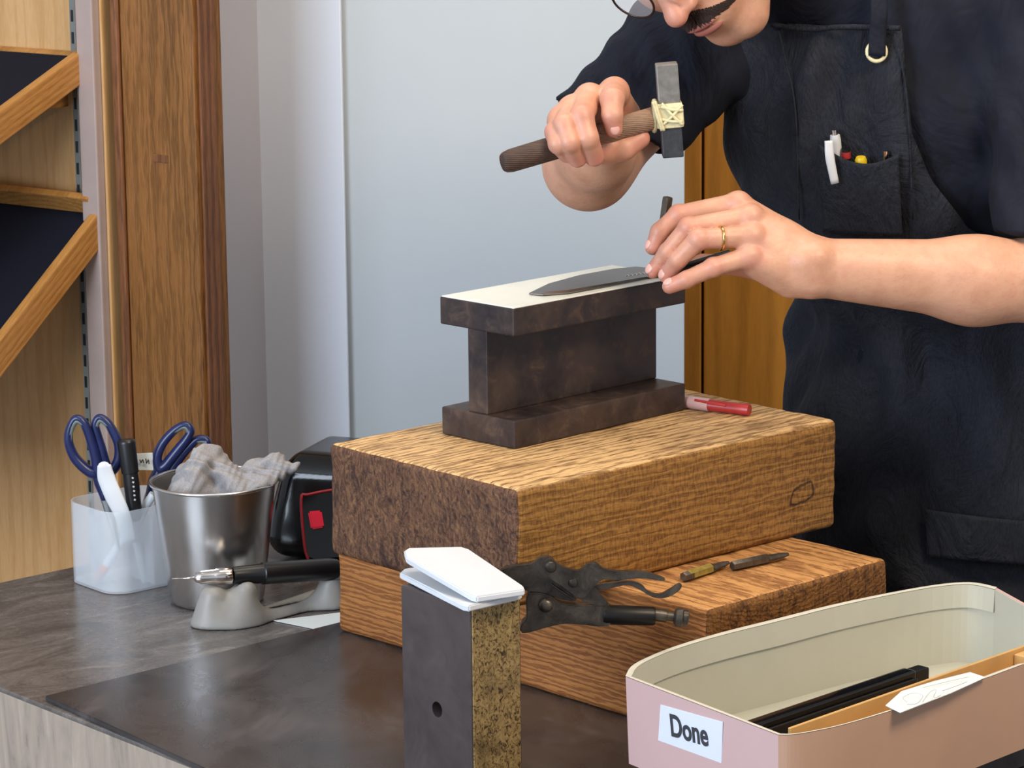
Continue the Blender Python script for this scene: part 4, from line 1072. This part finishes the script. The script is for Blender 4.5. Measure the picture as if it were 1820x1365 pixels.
# ---- trousers and shoes (hidden by the counter from here)
def trou(p):
    d = ell(p, hips, (.185, .130, .17), np.stack([T3, -N3, UZ], 1))
    for a, b, c in ((hipL, kneeL, ankL), (hipR, kneeR, ankR)):
        d = smin(d, cone(p, a, b, .098, .070), .03); d = smin(d, cone(p, b, c, .070, .060), .03)
    return d
V, Q = sdf_mesh(lambda p: np.maximum(trou(p), np.maximum(p[:, 2]-(hips[2]+.1), FZ+.07-p[:, 2])), np.array([.1, 3.2, FZ]), np.array([.95, 4., .4]), .010, slack=1.8)
np_mesh('trousers', V, Q, 'trousers', person)
for a in (ankL, ankR):
    f = lambda p: np.maximum(smin(cone(p, a+[0, 0, -.03]-N3*.02, np.array([a[0], a[1], FZ+.04])+N3*.15, .045, .038), cone(p, a, a-UZ*.03, .045, .045), .02), FZ-p[:, 2])
    V, Q = sdf_mesh(f, np.array([a[0]-.25, a[1]-.25, FZ-.01]), np.array([a[0]+.2, a[1]+.2, FZ+.16]), .008); np_mesh('shoe', V, Q, 'shoe', person)
# ---- apron: cloth laid over the front of the clothed trunk
def cloth_r(o, dr, g):
    """distance from o along dr (unit rows) to the clothed trunk surface"""
    t = np.full(len(dr), .02)
    for _ in range(40): t = t-shirt0(o+dr*t[:, None], g)*.8*-1*-1 if False else t+(-shirt0(o+dr*t[:, None], g))*.8
    return t
def shirt0(p, g): return smin(torso(p, .012+g), cone(p, hips, hips-UZ*.5, .16+g, .20+g), .1)
def apron_grid(z0, z1, nz, a_fn, b_fn, g, nu=70, fold=1.):
    P = np.zeros((nz, nu, 3))
    for i, z in enumerate(np.linspace(z0, z1, nz)):
        s = np.clip((z-waist[2])/(chest[2]-waist[2]), -1.2, 1.3)
        o = waist+(chest-waist)*s; o = np.array([o[0], o[1], z])
        al = np.radians(np.linspace(a_fn(z), b_fn(z), nu))     # 0 = facing front; negative = his right
        dr = N3[None]*np.cos(al)[:, None]+T3[None]*np.sin(al)[:, None]
        t = np.full(nu, .05)
        for _ in range(60): t = t-shirt0(o+dr*t[:, None], g)*.7
        q = o+dr*t[:, None]
        f = fold*(.005*np.sin(al*9+z*8)+.003*np.sin(al*17-z*20)+.006*np.sin(z*30+al*5+1.2*np.sin(al*4))*(z < .38)+.002*np.sin(z*70-al*9))
        q = q+dr*f[:, None]; P[i] = q
    return P
def grid_obj(name, P, mat, parent, th=.0018):
    nz, nu = P.shape[:2]; V = P.reshape(-1, 3)
    Q = np.array([(i*nu+j, i*nu+j+1, (i+1)*nu+j+1, (i+1)*nu+j) for i in range(nz-1) for j in range(nu-1)])
    o = np_mesh(name, V, Q, mat, parent)
    m = o.modifiers.new('thickness', 'SOLIDIFY'); m.thickness = th; m.offset = 0
    return o
ZB0 = at(1500, 50, chest[1]-.13)[2]
lo_z = -.35
def ang_of(px, py):
    d = ray(px, py); d = d/np.linalg.norm(d); t = 2.6
    for _ in range(80): t += shirt0((CC+d*t)[None], .012)[0]*.8
    q = CC+d*t; s = np.clip((q[2]-waist[2])/(chest[2]-waist[2]), -1.2, 1.3); o = waist+(chest-waist)*s
    v = q-o; return q[2], math.degrees(math.atan2(v@T3, v@N3))
rtab = sorted([ang_of(*p) for p in ((1603, 50), (1608, 127), (1620, 236), (1655, 319), (1720, 405))])
def a_left(z):   # his right edge of the apron
    return np.interp(z, [.30, .42, .50, ZB0-.07, ZB0], [-112, -104, -92, -74, -50])
def a_right(z):
    return np.interp(z, [.28, .36]+[a for a, _ in rtab], [110, 88]+[b for _, b in rtab])
P = apron_grid(ZB0, lo_z, 150, a_left, a_right, .012)
apr = grid_obj('apron', P, 'apron', person)
def surf_many(XY, g):
    XY = np.asarray(XY, float).reshape(-1, 2)
    d = fw[None]+CR[None]*((XY[:, :1]-910)/F)-CU[None]*((XY[:, 1:]-682.5)/F); d /= np.linalg.norm(d, axis=1)[:, None]; t = np.full(len(d), 2.6)
    for _ in range(80): t = t+shirt0(CC+d*t[:, None], g)*.8
    return CC+d*t[:, None]
def surf_pt(px, py, g=.020):
    return surf_many([(px, py)], g)[0]
def patch(name, quad, nx, ny, g, mat, parent, sag=0., bulge=0.):
    a, b, c, d_ = [np.array(q, float) for q in quad]; XY = np.zeros((ny, nx, 2)); B = np.zeros((ny, nx))
    for i in range(ny):
        for j in range(nx):
            u, v = j/(nx-1), i/(ny-1); q = (a*(1-u)+b*u)*(1-v)+(d_*(1-u)+c*u)*v
            q[1] += sag*math.sin(math.pi*u)*(1-v); XY[i, j] = q; B[i, j] = bulge*math.sin(math.pi*u)*(1-v)
    P = surf_many(XY, g).reshape(ny, nx, 3)-fw[None, None]*B[..., None]
    return grid_obj(name, P, mat, parent, .0016)
patch('chest_pocket', [(1455, 256), (1597, 274), (1604, 420), (1462, 412)], 24, 20, .027, 'apron', apr, 27, .012)
patch('hip_pocket', [(1645, 905), (1900, 930), (1900, 1010), (1648, 990)], 26, 12, .027, 'apron', apr, 4, .004)
# bib seams as raised stitching lines
def seam(pts, g=.0205, r=.0011):
    P = list(surf_many(catmull(pts, 8), g)); return tube(P, r, 6)
mesh_obj('seam', *seam([(1383, 50), (1397, 110), (1414, 200), (1420, 390)]), 'apron', apr, True, True)
mesh_obj('seam', *seam([(1590, 60), (1606, 130), (1616, 230), (1622, 390)]), 'apron', apr, True, True)
mesh_obj('top_hem', *seam([(1372, 44), (1430, 52), (1500, 48), (1600, 50)], .021, .003), 'apron', apr, True, True)
# neck strap and grommet
gp = surf_pt(1558, 92, .028)
V, Fc = tube([gp+(CR*math.cos(a)+CU*math.sin(a))*.0100 for a in np.linspace(0, 2*math.pi, 24, endpoint=False)], .0022, 8, True); mesh_obj('grommet', V, Fc, 'cord', apr, True, True)['label'] = 'pale metal grommet'
V, Fc = tube(catmull([gp+np.array([0, -.004, -.004]), surf_pt(1560, 60, .030), surf_pt(1563, 20, .032), surf_pt(1562, -40, .032)], 6), .0095, 10, flat=.2, updir=(0, 1, 0)); mesh_obj('neck_strap', V, Fc, 'shirt', apr, True, True)
# ---- hair, moustache
def hair_fn(p):
    q = (p-HO)@HR; d = ell(q, (0, .040, -.018), (.085, .100, .103))
    return np.maximum(d, np.maximum(-(q[:, 1]*.55-q[:, 2]*.8+.030), -(q[:, 1]+.055)))+.0015*np.sin(q[:, 0]*300)
V, Q = sdf_mesh(hair_fn, HO-.16, HO+.16, .005); np_mesh('hair', V, Q, 'hair', person)
def face_many(XY):
    XY = np.asarray(XY, float).reshape(-1, 2)
    o = HO+np.column_stack([XY, np.full(len(XY), .14)])@HR.T; t = np.zeros(len(XY))
    for _ in range(40): t = t+hd_sdf(o-Fn[None]*t[:, None])*.8
    return o-Fn[None]*t[:, None]
rng = np.random.default_rng(3)
def hairs(x, y, dx, dy, lift, r):
    A = face_many(np.column_stack([x, y])); B = face_many(np.column_stack([x+dx, y+dy]))
    return join(*[tube([a-Fn*.0005, (a+b)/2+Fn*lift, b+Fn*lift*.5], [r, r*.85, r*.3], 4, cap=False) for a, b in zip(A, B)])
n_ = 900; u = rng.uniform(-1, 1, n_); x = u*.036; y = -.066-.010*np.abs(u)**1.6+rng.uniform(-.006, .006, n_)*(1-.55*np.abs(u)); ln = rng.uniform(.006, .010, n_)
ms = hairs(x, y, np.sign(x)*(.35+.6*np.abs(u))*ln, -.7*ln, .0022, .0008)
mo_ = mesh_obj('moustache', *ms, 'whisker', person, True, True); mo_['kind'] = 'stuff'
for s_ in (-1, 1):
    x = s_*rng.uniform(.014, .048, 90); y = .021+rng.uniform(-.003, .004, 90)-(np.abs(x)-.03)**2*4
    mesh_obj('eyebrow', *hairs(x, y, s_*.006+0*x, .001+0*x, .0014, .0006), 'hair', person, True, True)['kind'] = 'stuff'
lp = []
for yy_, ry in ((-.0785, .0042), (-.0888, .005)):
    XY = np.array([[(.021*(j/8-1), yy_+(i/3-1)*ry*(1-(j/8-1)**2)**.5) for j in range(17)] for i in range(7)])
    P = face_many(XY).reshape(7, 17, 3); lp.append(P+Fn*.0005)
M['lip'] = plain('lip', 'a8685c', .4, var=.08)
for P in lp: grid_obj('lip', P, 'lip', person, .0006)
# ---- spectacles
sg_ = thing('spectacles', 'round wire spectacles worn low on the bending man', 'glasses', HO+HR@np.array([0, -.01, .115]))
for s in (-1, 1):
    c = np.array([s*.034, -.012, .112]); R2 = [c+np.array([.0245*math.cos(a), .0225*math.sin(a), -abs(.0245*math.cos(a)+s*0)*.05-s*.0245*math.cos(a)*.18]) for a in np.linspace(0, 2*math.pi, 40, endpoint=False)]
    R2 = [HO+HR@q for q in R2]
    V, Fc = tube(R2, .0013, 8, True); mesh_obj('lens_rim', V, Fc, 'frame', sg_, True, True)
    cen_ = sum(R2)/len(R2); Vg = [cen_+Fn*.001]+[cen_+(q-cen_)*.97 for q in R2]; mesh_obj('lens', Vg, [(0, i+1, (i+1) % 40+1) for i in range(40)], 'glass', sg_, True, True)
    V, Fc = tube([HO+HR@np.array(q) for q in ((s*.058, -.006, .106), (s*.074, -.002, .085), (s*.080, 0, .0), (s*.080, -.012, -.02))], .0012, 6); mesh_obj('temple_arm', V, Fc, 'frame', sg_, True, True)
V, Fc = tube(catmull([HO+HR@np.array(q) for q in ((-.012, -.006, .112), (0, .000, .116), (.012, -.006, .112))], 5), .0012, 6); mesh_obj('bridge', V, Fc, 'frame', sg_, True, True)
# ---- ring
js, rs = fing_L[2]; rp = js[0]*.42+js[1]*.58; rd = js[1]-js[0]; rd /= np.linalg.norm(rd)
u_ = np.cross(rd, UZ); u_ /= np.linalg.norm(u_); v_ = np.cross(rd, u_)
V, Fc = tube([rp+(u_*math.cos(a)+v_*math.sin(a))*.0117 for a in np.linspace(0, 2*math.pi, 40, endpoint=False)], .0016, 8, True)
rg = mesh_obj('gold_ring', V, Fc, 'gold', None, True); tag(rg, 'thin gold ring on the ring finger of the hand holding the punch', 'ring')
# ---- hammer
hm = thing('hammer', 'small square-headed hammer with cord-bound wooden handle raised over the anvil', 'hammer', hB)
V, Fc = tube([hA+(hB-hA)*t for t in (0, .015, .05, .3, .55)], [.0085, .0105, .0118, .0122, .0115], 16, flat=.85, updir=(0, 1, 0)); mesh_obj('dark_grip', V, Fc, 'handle_dark', hm, True, True)
V, Fc = tube([hA+(hB-hA)*t for t in (.5, .8, .97)], [.0112, .0118, .0115], 16, flat=.85, updir=(0, 1, 0)); mesh_obj('bare_shaft', V, Fc, 'handle_mid', hm, True, True)
hy = hB[1]
t0 = at(1184, 112, hy); t1 = at(1196, 278, hy); ax = Vector(t1-t0).normalized()
def sqbar(name, p0, p1, wdt, dep, mat, bev=.0015):
    p0, p1 = Vector(p0), Vector(p1); z = (p1-p0).normalized(); x = Vector(CR); x = (x-z*x.dot(z)).normalized(); y = z.cross(x)
    bm = box_bm((-wdt/2, -dep/2, 0), (wdt/2, dep/2, (p1-p0).length), bev, 2)
    bm.transform(Matrix.Translation(p0) @ Matrix((x, y, z)).transposed().to_4x4()); return bm_obj(name, bm, mat, hm, False, True)
sqbar('head_top', t0, t0+(t1-t0)*.5, .0225, .024, 'hammer'); sqbar('head_face', t0+(t1-t0)*.5, t1, .0215, .023, 'hammer_dark')
sqbar('binding_wrap', at(1187.5, 181, hy), at(1191, 226, hy), .0285, .030, 'cord', .004)
ws = []
for i, (xa, ya, xb, yb) in enumerate(((1160, 181, 1176, 232), (1164, 180, 1180, 232), (1176, 184, 1214, 222), (1178, 222, 1213, 186), (1175, 190, 1214, 196), (1176, 212, 1213, 216))):
    ws.append(tube(catmull([at(xa, ya, hy-.0155), at((xa+xb)/2, (ya+yb)/2+2, hy-.0175), at(xb, yb, hy-.0155)], 6), .0016, 7))
mesh_obj('cord', *join(*ws), 'cord', hm, True, True)
V, Fc = tube([at(1163, 206, hy)+(np.array([0, 1, 0])*math.cos(a)*.0135+UZ*math.sin(a)*.0150) for a in np.linspace(0, 2*math.pi, 24, endpoint=False)], .0028, 8, True); mesh_obj('cord_collar', V, Fc, 'cord', hm, True, True)
# ---- knife blank and punch in the hand
kz = ZA+.0008
ko = [on(940, 523, kz), on(975, 506, kz), on(1030, 491, kz), on(1090, 480, kz), on(1130, 476, kz), on(1160, 479, kz), on(1200, 484, kz), on(1200, 490, kz), on(1150, 495, kz), on(1080, 508, kz), on(1010, 521, kz), on(965, 525, kz)]
kn = thing('kitchen_knife', 'dark kitchen knife blade lying flat on the polished anvil face', 'knife', ko[0])
sheet('blade', [(Vector(p)+Vector((0, 0, .0006))) for p in ko], .0018, 'knife', kn, Vector((0, 0, 1)), .0004)
ke = [on(940, 523, kz), on(965, 525.5, kz), on(1010, 522, kz), on(1080, 509.5, kz), on(1150, 496.5, kz), on(1150, 493, kz+.002), on(1080, 505, kz+.002), on(1010, 517, kz+.002)]
sheet('ground_edge', [Vector(p)+Vector((0, 0, .0006)) for p in ke], .0009, 'knife_edge', kn, Vector((0, 0, 1)), .0002)
mesh_obj('engraving', *join(*[tube(catmull([on(1112+i*7, 491-i*1.2, kz+.0018), on(1115+i*7, 488.5-i*1.2, kz+.0018), on(1118+i*7, 491-i*1.2, kz+.0018)], 3), .0005, 4) for i in range(5)]), 'white_ink', kn, world=True)
rod('tang', at(1195, 484, 3.19), at(1298, 455, 3.20), [(0, .0045), (.3, .006), (1, .007)], 'black', kn)
hp_ = thing('hand_punch', 'dark square punch held upright between fingers on the knife blade', 'punch', at(1166, 488, 3.198))
rod('shank', at(1187, 350, 3.195), at(1170, 470, 3.197), [(0, .0045), (.02, .0052), (.9, .0052), (1, .004)], 'tool_steel', hp_, 4)
rod('tip', at(1170, 470, 3.197), at(1167, 488, 3.198), [(0, .004), (1, .0018)], 'tool_steel', hp_, 8)
# ---- things in the chest pocket
def ppen(name, label, x0, y0, x1, y1, r, mat, off=.022):
    a = surf_pt(x0, y0, off); b = surf_pt(x1, y1, .022)
    t = thing(name, label, 'pen', b)
    return t, a, b
t, a, b = ppen('white_pen', 'white ballpoint pen clipped in the apron chest pocket', 1484, 240, 1492, 330, .006, 'white_plastic', .025)
rod('barrel', b, a, [(0, .0055), (.9, .0060), (1, .0052)], 'white_plastic', t); rod('push_button', a, a+(a-b)/np.linalg.norm(a-b)*.006, [(0, .0032), (1, .003)], 'chrome', t)
V, Fc = tube(catmull([surf_pt(1473, 250, .042), surf_pt(1475, 280, .044), surf_pt(1484, 326, .042)], 6), [.0048, .0052, .0046], 10, flat=.4, updir=(0, 1, 0)); mesh_obj('clip', V, Fc, 'white_plastic', t, True, True)
t, a, b = ppen('red_black_pen', 'small dark pen with a red band just inside the chest pocket', 1503, 264, 1506, 330, .004, 'black', .024)
rod('barrel', b, a, [(0, .0045), (1, .0048)], 'black', t); rod('red_band', a+(b-a)*.08, a+(b-a)*.25, [(0, .0052), (1, .0052)], 'red_marker', t)
M['yellow'] = plain('yellow_plastic', 'd8b81c', .4)
t, a, b = ppen('yellow_pen', 'yellow pen end peeking over the chest pocket edge', 1530, 279, 1531, 330, .004, 'yellow', .024)
rod('barrel', b, a, [(0, .006), (.9, .0065), (1, .005)], 'yellow', t)
t, a, b = ppen('silver_pen', 'silver pen tip at the right corner of the chest pocket', 1575, 268, 1576, 320, .004, 'chrome', .024)
rod('barrel', b, a, [(0, .003), (1, .0028)], 'chrome', t)
